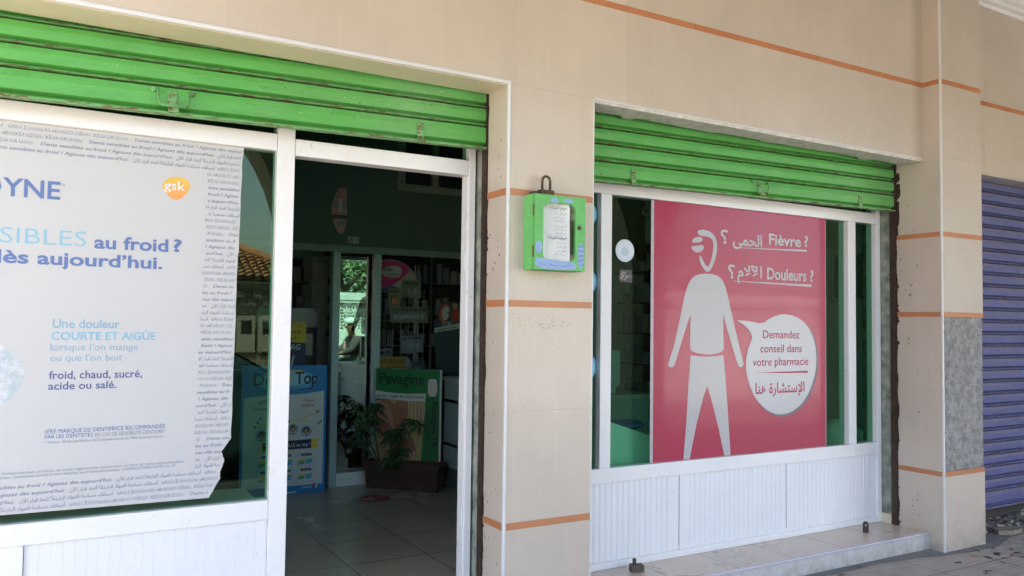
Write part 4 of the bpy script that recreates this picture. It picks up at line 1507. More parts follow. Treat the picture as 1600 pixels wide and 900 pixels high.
flat(m, PV, [(0, .675), (.1, .668), (.25, .66), (.41, .66), (.415, .722), (.25, .715), (.1, .722), (0, .735)], .002, 2)
text(m, PV, 'MYCOSES CUTAN\u00c9ES / MYCOSES DES ONGLES', .012, .40, .682, .02, .0028, m=1, weight=.012, res=2)
flat(m, PV, [(.40, .02), (.525, .02), (.525, .66), (.508, .70), (.435, .70), (.42, .66)], .002, 7)
flat(m, PV, smooth_loop([(.43, .70), (.505, .70), (.505, .82), (.49, .835), (.445, .835), (.43, .82)], 1), .0026, 2)
for k in range(6):
    flat(m, PV, [(.436 + k * .012, .705), (.439 + k * .012, .705), (.439 + k * .012, .81), (.436 + k * .012, .81)], .003, 8 if False else 6)
PVr = PL(PV.p(.468, .655), (0, 0, -1), pn, pu)
text(m, PVr, 'Pevagine 1%', .0, .34, .0, .042, .003, m=1, weight=.01)
text(m, PVr, 'Cr\u00e8me pour application locale', .04, .36, -.032, .012, .003, m=1, res=2)
flat(m, PV, ell(.305, .135, .050, .050, 30), .003, 2)
text(m, PV, '7', .283, .296, .112, .026, .0036, m=1, weight=.015)
text(m, PV, 'jours', .300, .334, .113, .016, .0036, m=1)
text(m, PV, 'pendant', .282, .33, .148, .012, .0036, m=1)
m.build('print', iv, pvb)

# planter and its drooping plant
pa, pb = Vector((2.194, 2.854, 0)), Vector((2.603, 2.414, 0))
lu = (pb - pa).normalized()
ln_ = Vector((lu.y, -lu.x, 0))      # towards the doorway
L = (pb - pa).length
tz = thing('planter', ((pa + pb) / 2 - ln_ * .07 + Vector((0, 0, F0)))[:], 'long dark terracotta planter trough on the shop floor', 'planter')
m = MB()
cen = (pa + pb) / 2 - ln_ * .075


def trough(l0, w0, l1, w1, za, zb):
    vs = []
    for l_, w_, z in ((l0, w0, za), (l1, w1, zb)):
        for i, j in ((-1, 1), (1, 1), (1, -1), (-1, -1)):
            vs.append(cen + lu * i * l_ / 2 + ln_ * j * w_ / 2 + Vector((0, 0, z)))
    return vs


m.add(trough(L * .96, .135, L, .155, F0 + .0005, F0 + .175), [(0, 1, 5, 4), (1, 2, 6, 5), (2, 3, 7, 6), (3, 0, 4, 7), (3, 2, 1, 0)])
o_, i_ = trough(L + .03, .18, L + .03, .18, F0 + .172, F0 + .205), trough(L - .02, .12, L - .02, .12, F0 + .172, F0 + .205)
m.add(o_ + i_, [(0, 1, 5, 4), (1, 2, 6, 5), (2, 3, 7, 6), (3, 0, 4, 7), (4, 5, 13, 12), (5, 6, 14, 13), (6, 7, 15, 14), (7, 4, 12, 15), (12, 13, 9, 8), (13, 14, 10, 9), (14, 15, 11, 10), (15, 12, 8, 11), (0, 8, 9, 1), (1, 9, 10, 2), (2, 10, 11, 3), (3, 11, 8, 0)])
m.build('trough', M_TERRA, tz, fix=True)
m = MB()
random.seed(31)
for s_ in range(5):    # raised garland on the front
    c0 = pa + lu * (L * (s_ + .5) / 5) + ln_ * .007 + Vector((0, 0, F0 + .085))
    for k in range(7):
        a = math.pi * 2 * k / 7
        pc = c0 + lu * .034 * math.cos(a) + Vector((0, 0, .026 * math.sin(a)))
        m.ball(pc, .0085, 8)
m.build('garland_relief', M_TERRA, tz, smooth=True)
m = MB()
m.add([v for v in trough(L - .02, .12, L - .02, .12, 0, F0 + .18)[4:]], [(0, 1, 2, 3)])
m.build('soil', M_SOIL, tz, fix=True)

plant = thing('potted_plant', (cen + Vector((0, 0, F0 + .18)))[:], 'drooping dark green leafy plant growing from the terracotta trough', 'plant')
stem, leaf = MB(), MB()


def leaf_at(p, d, ln, wd):
    d = d.normalized()
    sd_ = d.cross(Vector((0, 0, 1)))
    if sd_.length < .05:
        sd_ = Vector((1, 0, 0))
    sd_.normalize()
    sd_ = (Quaternion(d, random.uniform(-1.2, 1.2)) @ sd_)
    nm = sd_.cross(d)
    pts = []
    for f, w_ in ((0, .05), (.25, .8), (.5, 1), (.75, .65), (1, .02)):
        c = p + d * ln * f + Vector((0, 0, -ln * .35 * f * f))
        pts.append((c - sd_ * wd * w_ + nm * .15 * wd, c, c + sd_ * wd * w_ + nm * .15 * wd))
    vs = [q for tr in pts for q in tr]
    fs = []
    for i in range(4):
        fs += [(3 * i, 3 * i + 1, 3 * i + 4, 3 * i + 3), (3 * i + 1, 3 * i + 2, 3 * i + 5, 3 * i + 4)]
    leaf.add(vs, fs)


random.seed(12)
root_ = pa + lu * .10 - ln_ * .06 + Vector((0, 0, F0 + .17))
root2 = pa + lu * .22 - ln_ * .06 + Vector((0, 0, F0 + .17))
branches = [(root_, Vector((2.10, 2.70, .60)), Vector((2.02, 2.62, .80)), 14), (root_, Vector((2.10, 2.72, .45)), Vector((2.05, 2.62, .56)), 12), (root_, Vector((2.20, 2.75, .65)), Vector((2.19, 2.66, .76)), 14),
            (root2, Vector((2.27, 2.62, .62)), Vector((2.34, 2.54, .56)), 18), (root2, Vector((2.29, 2.60, .45)), Vector((2.36, 2.52, .42)), 16), (root2, Vector((2.37, 2.52, .75)), Vector((2.46, 2.42, .62)), 9), (root2, Vector((2.27, 2.62, .38)), Vector((2.31, 2.56, .34)), 10)]
for a, b, c, nl in branches:
    pts = [a * (1 - t) ** 2 + b * 2 * t * (1 - t) + c * t * t for t in [k / 10 for k in range(11)]]
    stem.tube(pts, [.006 - .0004 * k for k in range(11)], 6)
    for k in range(nl * 3):
        t = random.uniform(.45, 1.0)
        p = a * (1 - t) ** 2 + b * 2 * t * (1 - t) + c * t * t
        th = random.uniform(0, 6.28)
        leaf_at(p, Vector((math.cos(th), math.sin(th), random.uniform(-.9, .35))), random.uniform(.07, .125), random.uniform(.009, .014))
stem.build('stem', mat('plant_stem', (.06, .06, .03), .7), plant, smooth=True)
leaf.build('leaves', M_LEAF, plant)

# round red floor sticker
m = MB()
c = Vector((2.127, 2.457, F0 + .002))
m.poly([c + Vector((.115 * math.cos(a), .115 * math.sin(a), 0)) for a in [2 * math.pi * k / 32 for k in range(32)]])
fp = [(-.07, -.02), (-.02, -.035), (.0, -.06), (.02, -.02), (.015, .02), (.0, .055), (-.02, .02), (-.07, .02)]
m.poly([c + Vector((a - .02, b, .0015)) for a, b in fp], 1)
for k in range(3):
    m.poly([c + Vector((.02 + a, -.02 + k * .03 + b, .0015)) for a, b in ((0, 0), (.06, 0), (.06, .007), (0, .007))], 1)
tag(m.build('floor_sticker', [ink('floor_red', (.30, .05, .055)), ink('floor_pale', (.50, .38, .34))], org=c[:]), 'round red floor sticker on the beige tiles inside the door', 'sticker')

# signs on the green wall
PW = PL((0, 2.998, 0), (1, 0, 0), (0, -1, 0))
m = MB()
fc = [(1.985, 2.405), (2.0, 2.415), (2.015, 2.405), (2.03, 2.418), (2.048, 2.415), (2.052, 2.30), (2.058, 2.22), (2.05, 2.13), (2.035, 2.06), (2.012, 2.048), (1.985, 2.065), (1.955, 2.12), (1.935, 2.20), (1.932, 2.26), (1.945, 2.32), (1.965, 2.37)]
m.prism([PW.p(a, b, .012) for a, b in fc][::-1], [PW.p(a, b, .002) for a, b in fc][::-1])
t = thing('face_sign', (1.995, 2.99, 2.05), 'pink cut out sign of half a masked face on the dark green wall', 'sign')
m.build('board', ink('face_pink', (.42, .22, .19)), t, fix=True)
m = MB()
for cx_, cz_, ra, rb in ((1.965, 2.275, .024, .028), (2.035, 2.275, .022, .028)):
    flat(m, PW, ell(cx_, cz_, ra, rb, 16), .0128, 0)
flat(m, PW, smooth_loop([(1.99, 2.33), (2.01, 2.335), (2.012, 2.25), (2.018, 2.225), (1.985, 2.22), (1.995, 2.25)], 1)[::-1], .0126, 1)
for k in range(4):
    flat(m, PW, [(1.965 + k * .004, 2.335 + k * .014), (2.0, 2.325 + k * .014), (2.0, 2.328 + k * .014), (1.965 + k * .004, 2.339 + k * .014)], .0128, 2)
flat(m, PW, [(1.934, 2.20), (2.056, 2.20), (2.054, 2.168), (1.942, 2.168)][::-1], .0128, 2)
flat(m, PW, [(1.97, 2.15), (2.04, 2.15), (2.03, 2.11), (1.98, 2.11)][::-1], .0128, 0)
m.build('print', [ink('face_grey', (.20, .19, .22)), ink('face_pale', (.45, .38, .36)), ink('face_dark', (.05, .045, .07))], t)
t = thing('no_smoking_notice', (2.115, 2.99, 1.988), 'tiny white no smoking notice on the wall above the mirror', 'notice')
m = MB()
m.box(2.070, 2.160, 2.994, 2.998, 1.985, 2.033)
m.build('plate', ink('notice_white', (.30, .31, .30)), t)
m = MB()
P2_ = PL((0, 2.994, 0), (1, 0, 0), (0, -1, 0))
a_, b_ = ell(2.092, 2.009, .017, .017, 20), ell(2.092, 2.009, .012, .012, 20)
for k in range(20):
    j = (k + 1) % 20
    flat(m, P2_, [a_[k], a_[j], b_[j], b_[k]], .001)
flat(m, P2_, [(2.081, 2.001), (2.084, 1.998), (2.103, 2.017), (2.100, 2.02)], .0012)
text(m, P2_, 'NO', 2.115, 2.15, 2.014, .008, .001, weight=.02, res=2)
text(m, P2_, 'SMOKING', 2.115, 2.153, 2.0, .007, .001, weight=.02, res=2)
m.build('print', ink('notice_ink', (.03, .02, .02)), t)

# wire display rack with hanging cards
rk = thing('wire_rack', (2.67, 3.32, .6), 'grey wire grid rack under a pink and white baby brand header', 'rack')
m = MB()
for k in range(7):
    x = 2.46 + k * .07
    m.tube([(x, 3.34, .62), (x, 3.34, 1.66)], .0028, 6)
for k in range(20):
    z = .64 + k * .053
    m.tube([(2.45, 3.336, z), (2.89, 3.336, z)], .0025, 6)
m.tube([(2.80, 3.35, .105), (2.80, 3.35, 1.86)], .010, 8)
m.tube([(2.83, 3.35, .105), (2.83, 3.35, 1.86)], .008, 8)
m.build('grid', mat('grey_wire', (.22, .23, .22), .4, metal=.5), rk)
PR = PL((0, 3.31, 0), (1, 0, 0), (0, -1, 0))
m = MB()
arch = [(2.44, 1.62), (2.80, 1.62), (2.80, 1.70)] + [(2.55 + .25 * math.cos(a), 1.70 + .20 * math.sin(a)) for a in [math.pi * .5 * k / 10 for k in range(1, 11)]] + [(2.44, 1.885)]
m.prism([PR.p(a, b, 0) for a, b in arch], [PR.p(a, b, -.006) for a, b in arch])
hd = m.build('header_card', ink('header_pale', (.40, .36, .32)), rk, fix=True)
m = MB()
flat(m, PR, smooth_loop([(2.441, 1.66), (2.52, 1.66), (2.60, 1.69), (2.70, 1.78), (2.735, 1.83), (2.66, 1.88), (2.55, 1.898), (2.441, 1.87)], 2), .001, 0)
flat(m, PR, smooth_loop([(2.441, 1.625), (2.60, 1.625), (2.64, 1.66), (2.56, 1.68), (2.50, 1.655), (2.441, 1.655)], 1), .0014, 1)
flat(m, PR, smooth_loop([(2.49, 1.755), (2.58, 1.745), (2.64, 1.75), (2.66, 1.80), (2.64, 1.845), (2.56, 1.845), (2.50, 1.83), (2.47, 1.79)], 2), .002, 2)
text(m, PR, 'b\u00e9b\u00e9', 2.495, 2.575, 1.800, .03, .003, m=3, weight=.01, shear=.25)
text(m, PR, 'confort', 2.525, 2.64, 1.762, .028, .003, m=3, weight=.01, shear=.25)
m.build('print', [ink('header_pink', (.52, .02, .16)), ink('header_blue', (.03, .06, .24)), ink('header_white', (.50, .48, .48)), ink('header_black', (.02, .015, .02))], hd)


def card_proto(label, group, backc, itemc, w_, h_, org, depth=.02):
    t = thing('blister_card', org, label, 'blister pack', group)
    x, y, z = org
    m = MB()
    m.box(x - w_ / 2, x + w_ / 2, y, y + .002, z, z + h_)
    m.build('card', backc, t)
    m = MB()
    m.ball((x, y, z + h_ * .38), (w_ * .34, depth, h_ * .27), 12)
    m.build('blister', itemc, t, smooth=True)
    m = MB()
    q = PL((x, y, z), (1, 0, 0), (0, -1, 0))
    flat(m, q, [(-w_ * .4, h_ * .78), (w_ * .3, h_ * .78), (w_ * .3, h_ * .9), (-w_ * .4, h_ * .9)], .001)
    m.build('title_print', ink('card_print', (.05, .06, .08)), t)
    return t


lime = mat('lime_card', (.22, .235, .10), .5, var=.45, vscale=14, dark=(.17, .18, .15))
greyc = mat('grey_card', (.20, .21, .20), .5)
bluec = mat('blue_card', (.20, .24, .27), .5)
clearb = mat('clear_blister', (.30, .32, .32), .15)
peach = mat('peach_toy', (.45, .20, .10), .4)
p = card_proto('lime card with an orange teething toy, hanging alone on the wire rack', None, lime, peach, .115, .165, (2.587, 3.29, 1.49))
p = card_proto('lime card with a clear dummy, front of the upper bunch on the rack', None, lime, clearb, .11, .15, (2.765, 3.27, 1.575))
for k in range(3):
    q = dup(p, (2.725 - .016 * k, 3.275 + .014 * (k + 1), 1.578), None, 'card in the upper bunch half hidden behind the lime dummy card')
    q['group'] = 'upper bunch of dummy cards'
p = card_proto('lime card with a grey dummy, front of the long middle bunch on the rack', None, lime, clearb, .11, .135, (2.84, 3.265, 1.365))
for k in range(7):
    q = dup(p, (2.80 - .031 * k, 3.27 + .006 * (k + 1), 1.365), None, 'dummy card in the long middle row with only its edge showing')
    q['group'] = 'middle row of dummy cards'
p = card_proto('pale blue card with a round dummy, front of the lower bunch on the rack', None, bluec, clearb, .105, .145, (2.79, 3.26, 1.115))
for k in range(3):
    q = dup(p, (2.755 - .022 * k, 3.266 + .010 * (k + 1), 1.112 - .004 * k), None, 'pale blue card behind the front card of the lower bunch')
    q['group'] = 'lower bunch of pale blue cards'
p = card_proto('grey brush card hanging at the foot of the wire rack near the mirror', None, greyc, clearb, .075, .21, (2.485, 3.28, .935))
q = dup(p, (2.535, 3.285, .94), None, 'grey brush card beside the tangle of bottles at the foot of the rack')
p = card_proto('dark grey card of small combs beside the yellow propolis display', None, mat('dark_card', (.12, .13, .14), .5), clearb, .12, .16, (2.80, 3.26, .885))
m = MB()
m.lathe((2.64, 3.2, 1.02), [(.065, 0), (.065, .012), (.05, .016)], 24, axis=(0, -1, 0))
tag(m.build('round_pack', mat('pale_pack', (.34, .35, .34), .5), org=(2.64, 3.2, .955)), 'pale round pack standing behind the yellow propolis display', 'pack')

# yellow propolis counter display on top of the board's back shelf
sb = thing('side_shelf', (2.66, 3.1, F0), 'dark low shelf behind the green cream board', 'shelf')
m = MB()
m.box(2.36, 3.25, 2.98, 3.3, .915, .935)
m.build('shelf_board', M_DARKW, sb)
MB().box(2.37, 3.24, 3.0, 3.28, F0 + .0005, .9145).build('base', M_DARKW, sb)
vt = thing('counter_display', (2.50, 3.0, .935), 'yellow and red propolis sweets display box behind the green board', 'display box')
m = MB()
m.box(2.375, 2.625, 3.0, 3.14, .9355, 1.0)
m.box(2.375, 2.625, 3.12, 3.14, 1.0, 1.085)
m.build('box', ink('propolis_yellow', (.36, .24, .04)), vt)
m = MB()
q = PL((2.375, 3.119, .9355), (1, 0, 0), (0, -1, 0))
text(m, q, 'VITOPOLIS', .015, .235, .095, .035, .001, m=1, weight=.015)
q2 = PL((2.375, 3.0, .9355), (1, 0, 0), (0, -1, 0))
flat(m, q2, [(.005, .01), (.15, .01), (.15, .04), (.005, .03)], .001, 0)
for x in (.165, .21):
    flat(m, q2, ell(x, .03, .018, .02, 14), .001, 0)
m.build('print', [ink('propolis_red', (.34, .03, .02)), ink('propolis_brown', (.10, .05, .01))], vt)

# cut-out counter display with plain rounded shapes
st = thing('cutout_display', (3.0, 3.1, .94), 'cardboard throat lozenge display with a red and white figure cut out', 'display')
PS_ = PL((0, 3.1, 0), (1, 0, 0), (0, -1, 0))
m = MB()
ol = [(2.90, .936), (3.12, .936), (3.13, 1.20), (3.14, 1.36), (3.15, 1.44), (3.115, 1.47), (3.11, 1.54), (3.06, 1.555), (3.02, 1.54), (2.96, 1.545), (2.915, 1.50), (2.895, 1.42), (2.87, 1.36), (2.88, 1.20)]
m.prism([PS_.p(a, b, 0) for a, b in ol], [PS_.p(a, b, -.004) for a, b in ol])
m.build('board', ink('cutout_dark', (.03, .05, .06)), st, fix=True)
m = MB()
flat(m, PS_, smooth_loop([(2.92, 1.38), (2.91, 1.46), (2.94, 1.525), (2.99, 1.535), (3.02, 1.50), (3.01, 1.42), (2.97, 1.36)], 2)[::-1], .0008, 1)
flat(m, PS_, smooth_loop([(2.94, 1.40), (2.94, 1.48), (2.975, 1.515), (3.01, 1.50), (3.005, 1.42), (2.98, 1.385)], 2)[::-1], .0014, 0)
flat(m, PS_, smooth_loop([(3.03, 1.38), (3.03, 1.45), (3.05, 1.50), (3.09, 1.50), (3.11, 1.45), (3.10, 1.38)], 2)[::-1], .0008, 1)
flat(m, PS_, ell(3.062, 1.515, .026, .026, 16), .0014, 2)
flat(m, PS_, [(2.87, 1.285), (3.10, 1.32), (3.11, 1.355), (3.10, 1.365), (2.875, 1.325)], .0018, 0)
text(m, PS_, 'STOP', 2.945, 3.03, 1.348, .03, .0024, m=0, weight=.02)
text(m, PS_, 'gorge irrit\u00e9e', 2.905, 3.08, 1.302, .018, .0028, m=3, weight=.01, slope=.14)
flat(m, PS_, ell(3.0, 1.455, .008, .007, 10), .002, 3)
m.build('print', [ink('cutout_white', (.42, .41, .38)), ink('cutout_red', (.36, .05, .03)), ink('cutout_skin', (.38, .20, .12)), ink('cutout_black', (.01, .01, .01))], st)

# small boxes and a brown carton on the counter
random.seed(6)
proto = None
for k, (x, y, z, a) in enumerate(((2.92, 2.42, .945, .2), (2.93, 2.42, .985, -.1), (2.91, 2.43, 1.025, .3), (3.0, 2.48, .945, 0), (2.99, 2.47, .985, .15), (3.02, 2.46, 1.13, .1))):
    if proto is None:
        proto = thing('medicine_box', (x, y, z), '', 'box', 'small boxes piled on the counter')
        MB().box(x - .045, x + .045, y - .025, y + .025, z + .0005, z + .038).build('carton', mat('pale_carton', (.34, .36, .34), .5), proto, bevel=.001)
        MB().box(x - .0455, x + .0455, y - .0256, y - .025, z + .008, z + .018).build('band_print', ink('band_blue', (.06, .10, .16)), proto)
        q = proto
    else:
        q = dup(proto, (x, y, z), a)
    q['label'] = 'small pale medicine carton in the pile on the counter beside the brown box'
cb = thing('brown_carton', (3.09, 2.3, .945), 'plain brown cardboard carton on the counter just inside the door jamb', 'carton')
MB().box(3.01, 3.20, 2.2, 2.42, .9455, 1.22).build('carton_body', mat('brown_cardboard', (.24, .12, .07), .8), cb, bevel=.002)

# scanner, roll of poster, magnesium sign, on the left niche shelf
nsf = thing('niche_shelf', (1.6, 3.5, F0), 'dark shelf unit in the niche behind the paracetamol panel', 'shelf unit')
m = MB()
m.box(1.0, 1.93, 3.2, 3.75, .98, 1.0)
m.box(1.0, 1.93, 3.75, 3.77, F0 + .0005, 1.9)
m.box(1.0, 1.94, 3.55, 3.75, 1.68, 1.70)
m.box(1.0, 1.94, 3.55, 3.75, 1.42, 1.44)
m.build('carcass', M_DARKW, nsf)
sc_ = thing('desk_printer', (1.72, 3.4, 1.0), 'pale grey desk printer with rounded corners in the niche', 'printer')
m = MB()
o_ = rrect(1.45, 1.925, 1.32, 1.47, .035)
m.prism([(a, 3.28, b) for a, b in o_], [(a, 3.5, b) for a, b in o_])
m.build('lid', mat('grey_plastic', (.30, .31, .30), .4), sc_, fix=True)
MB().box(1.5, 1.93, 3.285, 3.5, 1.0005, 1.318).build('housing', M_BLACK, sc_)
MB().lathe((1.905, 3.279, 1.448), [(.006, 0), (.006, .002)], 10, axis=(0, -1, 0)).build('screw', M_BLACK, sc_)
rl = thing('tall_roll_display', (2.05, 3.55, F0), 'tall pale curved display sheet with dark ovals beside the mirror post', 'display')
m = MB()
vs = []
for k in range(9):
    a = k / 8
    vs += [(1.955 + .165 * a, 3.55 - .03 * math.sin(a * 3.1), 1.0), (1.955 + .165 * a, 3.55 - .03 * math.sin(a * 3.1), 1.905 + .02 * a)]
m.add(vs, [(2 * i, 2 * i + 2, 2 * i + 3, 2 * i + 1) for i in range(8)])
s_ = m.build('sheet', mat('old_paper_display', (.27, .26, .22), .6, var=.2, vscale=20), rl, smooth=True)
m = MB()
PQ = PL((0, 3.515, 0), (1, 0, 0), (0, -1, 0))
for z in (1.70, 1.55, 1.40, 1.27):
    flat(m, PQ, ell(2.092, z, .010, .03, 16), .002)
text(m, PQ, 'Vitry', 1.985, 2.07, 1.855, .028, .002, weight=.0)
m.build('print', ink('display_ink', (.03, .03, .03)), rl)
mg = thing('standing_sign', (1.67, 3.06, .98), 'yellow and navy magnesium sign standing behind the paracetamol panel', 'sign')
PM = PL((1.50, 3.06, .70), (1, 0, 0), (0, -1, 0))
MB().box(1.50, 1.775, 3.06, 3.068, .62, 1.36).build('board', ink('sign_navy', (.012, .02, .09)), mg)
m = MB()
flat(m, PM, [(0, .52), (.275, .50), (.275, .66), (0, .66)], .001, 0)
text(m, PM, arabic('هل أنت'), .10, .26, .625, .02, .002, m=1, weight=.01)
text(m, PM, 'Stress\u00e9', .03, .235, .575, .032, .002, m=1, weight=.012)
text(m, PM, 'nerveux?', .03, .20, .525, .028, .002, m=1, weight=.012)
text(m, PM, 'NOMAG', .02, .235, .45, .042, .002, m=2, weight=.015, shear=.1)
flat(m, PM, smooth_loop([(.15, .24), (.21, .25), (.205, .29), (.175, .31), (.185, .38), (.195, .41), (.175, .405), (.165, .32), (.14, .28)], 2), .002, 2)
m.build('print', [ink('sign_yellow', (.55, .40, .03)), ink('sign_red', (.35, .03, .02)), ink('sign_white', (.5, .5, .5))], mg)
m = MB()
m.box(1.80, 1.87, 3.2, 3.204, 1.10, 1.27)
tag(m.build('price_slip', mat('slip_paper', (.33, .28, .22), .6), org=(1.83, 3.2, 1.1)), 'small pale paper slip hanging under the grey printer', 'paper')
random.seed(14)
proto = None
for zi, z in enumerate((1.4405, 1.7005)):
    x = 1.15
    while x < 1.9:
        wd = random.uniform(.04, .07)
        if proto is None:
            proto = MB().box(x, x + .05, 3.58, 3.66, z, z + .13).build('medicine_box', mat('dim_carton', (.16, .15, .13), .6), org=(x, 3.6, z), bevel=.001)
            proto['category'] = 'box'
            proto['group'] = 'boxes on the niche shelves'
            o = proto
        else:
            o = proto.copy()
            COL.objects.link(o)
            o.location = (x, 3.6 + random.uniform(-.01, .02), z)
            o.scale = (wd / .05, 1, random.uniform(.7, 1.25))
        o['label'] = 'dim medicine box in the row on the niche shelf behind the door post'
        x += wd + random.uniform(.01, .03)

# shelves of medicine on the right inner wall
ws = thing('wall_shelves', (4.95, 3.0, F0), 'dark medicine shelves on the inner wall seen past the round white sticker', 'shelf unit')
SHZ = (.70, 1.02, 1.30, 1.58, 1.86)
m = MB()
for z in SHZ + (2.1,):
    m.box(4.72, 5.045, 2.45, 3.0 - .002, z - .012, z)
m.box(5.03, 5.045, 2.45, 2.998, F0 + .0005, 2.15)
m.box(4.72, 5.03, 2.45, 2.47, F0 + .0005, 2.15)
m.build('carcass', M_DARKW, ws)
cm = [mat('med_%d' % k, c, .5) for k, c in enumerate(((.30, .31, .30), (.22, .25, .28), (.33, .28, .22), (.16, .20, .19), (.28, .30, .34)))]
random.seed(17)
proto = [MB().box(4.76, 4.82, 2.5, 2.54, 1.02, 1.14).build('medicine_box', c, org=(4.79, 2.5, 1.02)) for c in cm]
first = [True] * 5
for z in SHZ:
    y = 2.48
    while y < 2.97:
        wd = random.uniform(.025, .06)
        k = random.randrange(5)
        if first[k]:
            o = proto[k]
            first[k] = False
        else:
            o = proto[k].copy()
            COL.objects.link(o)
        o.location = (4.79 + random.uniform(-.02, .03), y, z + .0005)
        o.scale = (1, wd / .045, random.uniform(.7, 1.5))
        tag(o, 'medicine box on the dark inner shelves behind the glass', 'box', 'medicine boxes on the inner wall shelves')
        y += wd + random.uniform(.004, .02)

# dim stock on the cabinet behind the wire rack
bs = thing('stock_shelves', (3.6, 4.2, F0), 'dim stock shelves against the rear wall behind the wire rack', 'shelf unit')
m = MB()
for z in (.5, .85, 1.15, 1.45, 1.75):
    m.box(2.36, 5.0, 4.0, 4.295, z - .012, z)
for x in (2.36, 3.24, 4.12, 4.98):
    m.box(x, x + .02, 4.001, 4.294, F0 + .0005, 2.05)
m.build('carcass', mat('grey_shelf', (.16, .17, .16), .6), bs)
for z in (.85, 1.15, 1.45, 1.75):
    x = 2.42
    while x < 3.9:
        wd = random.uniform(.035, .09)
        o = proto[random.randrange(5)].copy()
        COL.objects.link(o)
        o.rotation_euler = (0, 0, R(90))
        o.location = (x, 4.06 + random.uniform(-.02, .03), z + .0005)
        o.scale = (1, wd / .045, random.uniform(.8, 1.6))
        tag(o, 'medicine box on the dim rear shelves behind the wire rack', 'box', 'medicine boxes on the rear shelves')
        x += wd + random.uniform(.006, .04)

# things close behind the right hand window
t = thing('open_carton', (2.9, .55, .598), 'pale open carton with sloping rim behind the window post', 'carton')
m = MB()
x0, x1, y0, y1, z0 = 2.66, 3.12, .45, .74, .5985
for (a, b) in (((x0, y0), (x1, y0)), ((x1, y0), (x1, y1)), ((x1, y1), (x0, y1)), ((x0, y1), (x0, y0))):
    h = lambda p: .86 - .15 * (p[0] - x0) / (x1 - x0)
    m.add([(*a, z0), (*b, z0), (*b, h(b)), (*a, h(a))], [(0, 1, 2, 3)])
m.add([(x0, y0, z0 + .002), (x1, y0, z0 + .002), (x1, y1, z0 + .002), (x0, y1, z0 + .002)], [(0, 1, 2, 3)])
o = m.build('carton_wall', mat('pale_green_card', (.72, .82, .76), .6), t)
sm = o.modifiers.new('thick', 'SOLIDIFY')
sm.thickness = .004
m = MB()
m.ball((2.92, .60, .80), (.14, .10, .03), 16)
tag(m.build('blue_lid', mat('deep_blue_plastic', (.03, .14, .42), .4), org=(2.92, .60, .78), smooth=True), 'deep blue plastic lid lying in the pale open carton', 'lid')
t = thing('back_of_monitor', (3.12, 1.0, .945), 'pale back of a small monitor on the counter end behind the window', 'monitor')
m = MB()
o_ = rrect(2.96, 3.16, .985, 1.215, .02, 3)
m.prism([(a, .94, b) for a, b in o_], [(a, .975, b) for a, b in o_])
m.build('casing', mat('pale_plastic', (.74, .82, .78), .5), t, fix=True)
MB().box(3.02, 3.12, .93, 1.02, .9455, .984).build('foot', mat('pale_plastic', (.74, .82, .78), .5), t)
# camera, framed board, switch plates
t = thing('security_camera', (4.93, 2.85, 2.44), 'small round security camera high in the corner behind the window', 'camera')
m = MB()
m.lathe((4.90, 2.80, 2.445), [(.035, 0), (.045, .02), (.045, .09), (.03, .10)], 18, axis=(.55, .8, .1))
m.build('housing', mat('cam_white', (.30, .31, .30), .4), t, smooth=False)
MB().lathe((4.899, 2.799, 2.445), [(.024, -.004), (.024, .003)], 16, axis=(.55, .8, .1)).build('lens', M_BLACK, t)
MB().tube([(4.95, 2.87, 2.45), (5.0, 2.92, 2.50), (5.045, 2.96, 2.52)], .012, 8).build('bracket', mat('cam_white', (.30, .31, .30), .4), t)
t = thing('framed_board', (5.03, .66, 1.58), 'dark framed board on the inner wall above the switch plates', 'frame')
MB().box(5.035, 5.048, .50, .84, 1.575, 1.90).build('board', mat('frame_face', (.14, .24, .20), .4), t)
m = MB()
for a in ((.49, .51, 1.565, 1.91), (.83, .85, 1.565, 1.91), (.51, .83, 1.565, 1.585), (.51, .83, 1.89, 1.91)):
    m.box(5.028, 5.0475, a[0], a[1], a[2], a[3])
m.build('frame', mat('frame_pale', (.34, .40, .34), .5), t)
proto = None
for y in (.56, .76):
    for z, nm in ((1.325, 'upper'), (1.21, 'middle'), (1.095, 'lower')):
        if proto is None:
            proto = thing('switch_plate', (5.048, y, z), '', 'switch', 'switch plates on the inner wall')
            MB().box(5.038, 5.0485, y - .065, y + .065, z - .04, z + .04).build('plate', mat('plate_white', (.50, .56, .50), .4), proto, bevel=.003)
            m = MB()
            m.box(5.034, 5.0385, y - .04, y + .0, z - .024, z + .024)
            m.build('rocker', mat('plate_grey', (.30, .34, .30), .4), proto)
            q = proto
        else:
            q = dup(proto, (5.048, y, z))
        q['label'] = '%s switch plate in the column %s the slim window post' % (nm, 'showing past' if y < .6 else 'nearer the pink poster than')
t = thing('plastic_bag', (4.70, .56, .598), 'pale plastic bag of goods standing behind the glass beside the pink poster', 'bag')
m = MB()
prof = [(.105, 0), (.112, .03), (.11, .07), (.095, .105), (.07, .13), (.045, .14), (.02, .15)]
vs, fs = [], []
random.seed(9)
for r_, h in prof:
    for k in range(20):
        a = 2 * math.pi * k / 20
        rr = r_ * (1 + .08 * math.sin(3 * a + h * 20) + random.uniform(-.03, .03))
        vs.append((4.71 + rr * math.cos(a), .56 + rr * .8 * math.sin(a), .5985 + h))
for i in range(len(prof) - 1):
    for k in range(20):
        p_, q_ = i * 20 + k, i * 20 + (k + 1) % 20
        fs.append((p_, q_, q_ + 20, p_ + 20))
fs.append(tuple(range(len(vs) - 20, len(vs))))
m.add(vs, fs)
m.build('bag_body', mat('milky_green_bag', (.70, .86, .76), .4, var=.1, vscale=20), t, smooth=True)
m = MB()
q = PL((4.64, .4705, .64), (1, 0, 0), (0, -1, 0))
text(m, q, 'PHARMACIE', .01, .12, .05, .014, -.004, res=2)
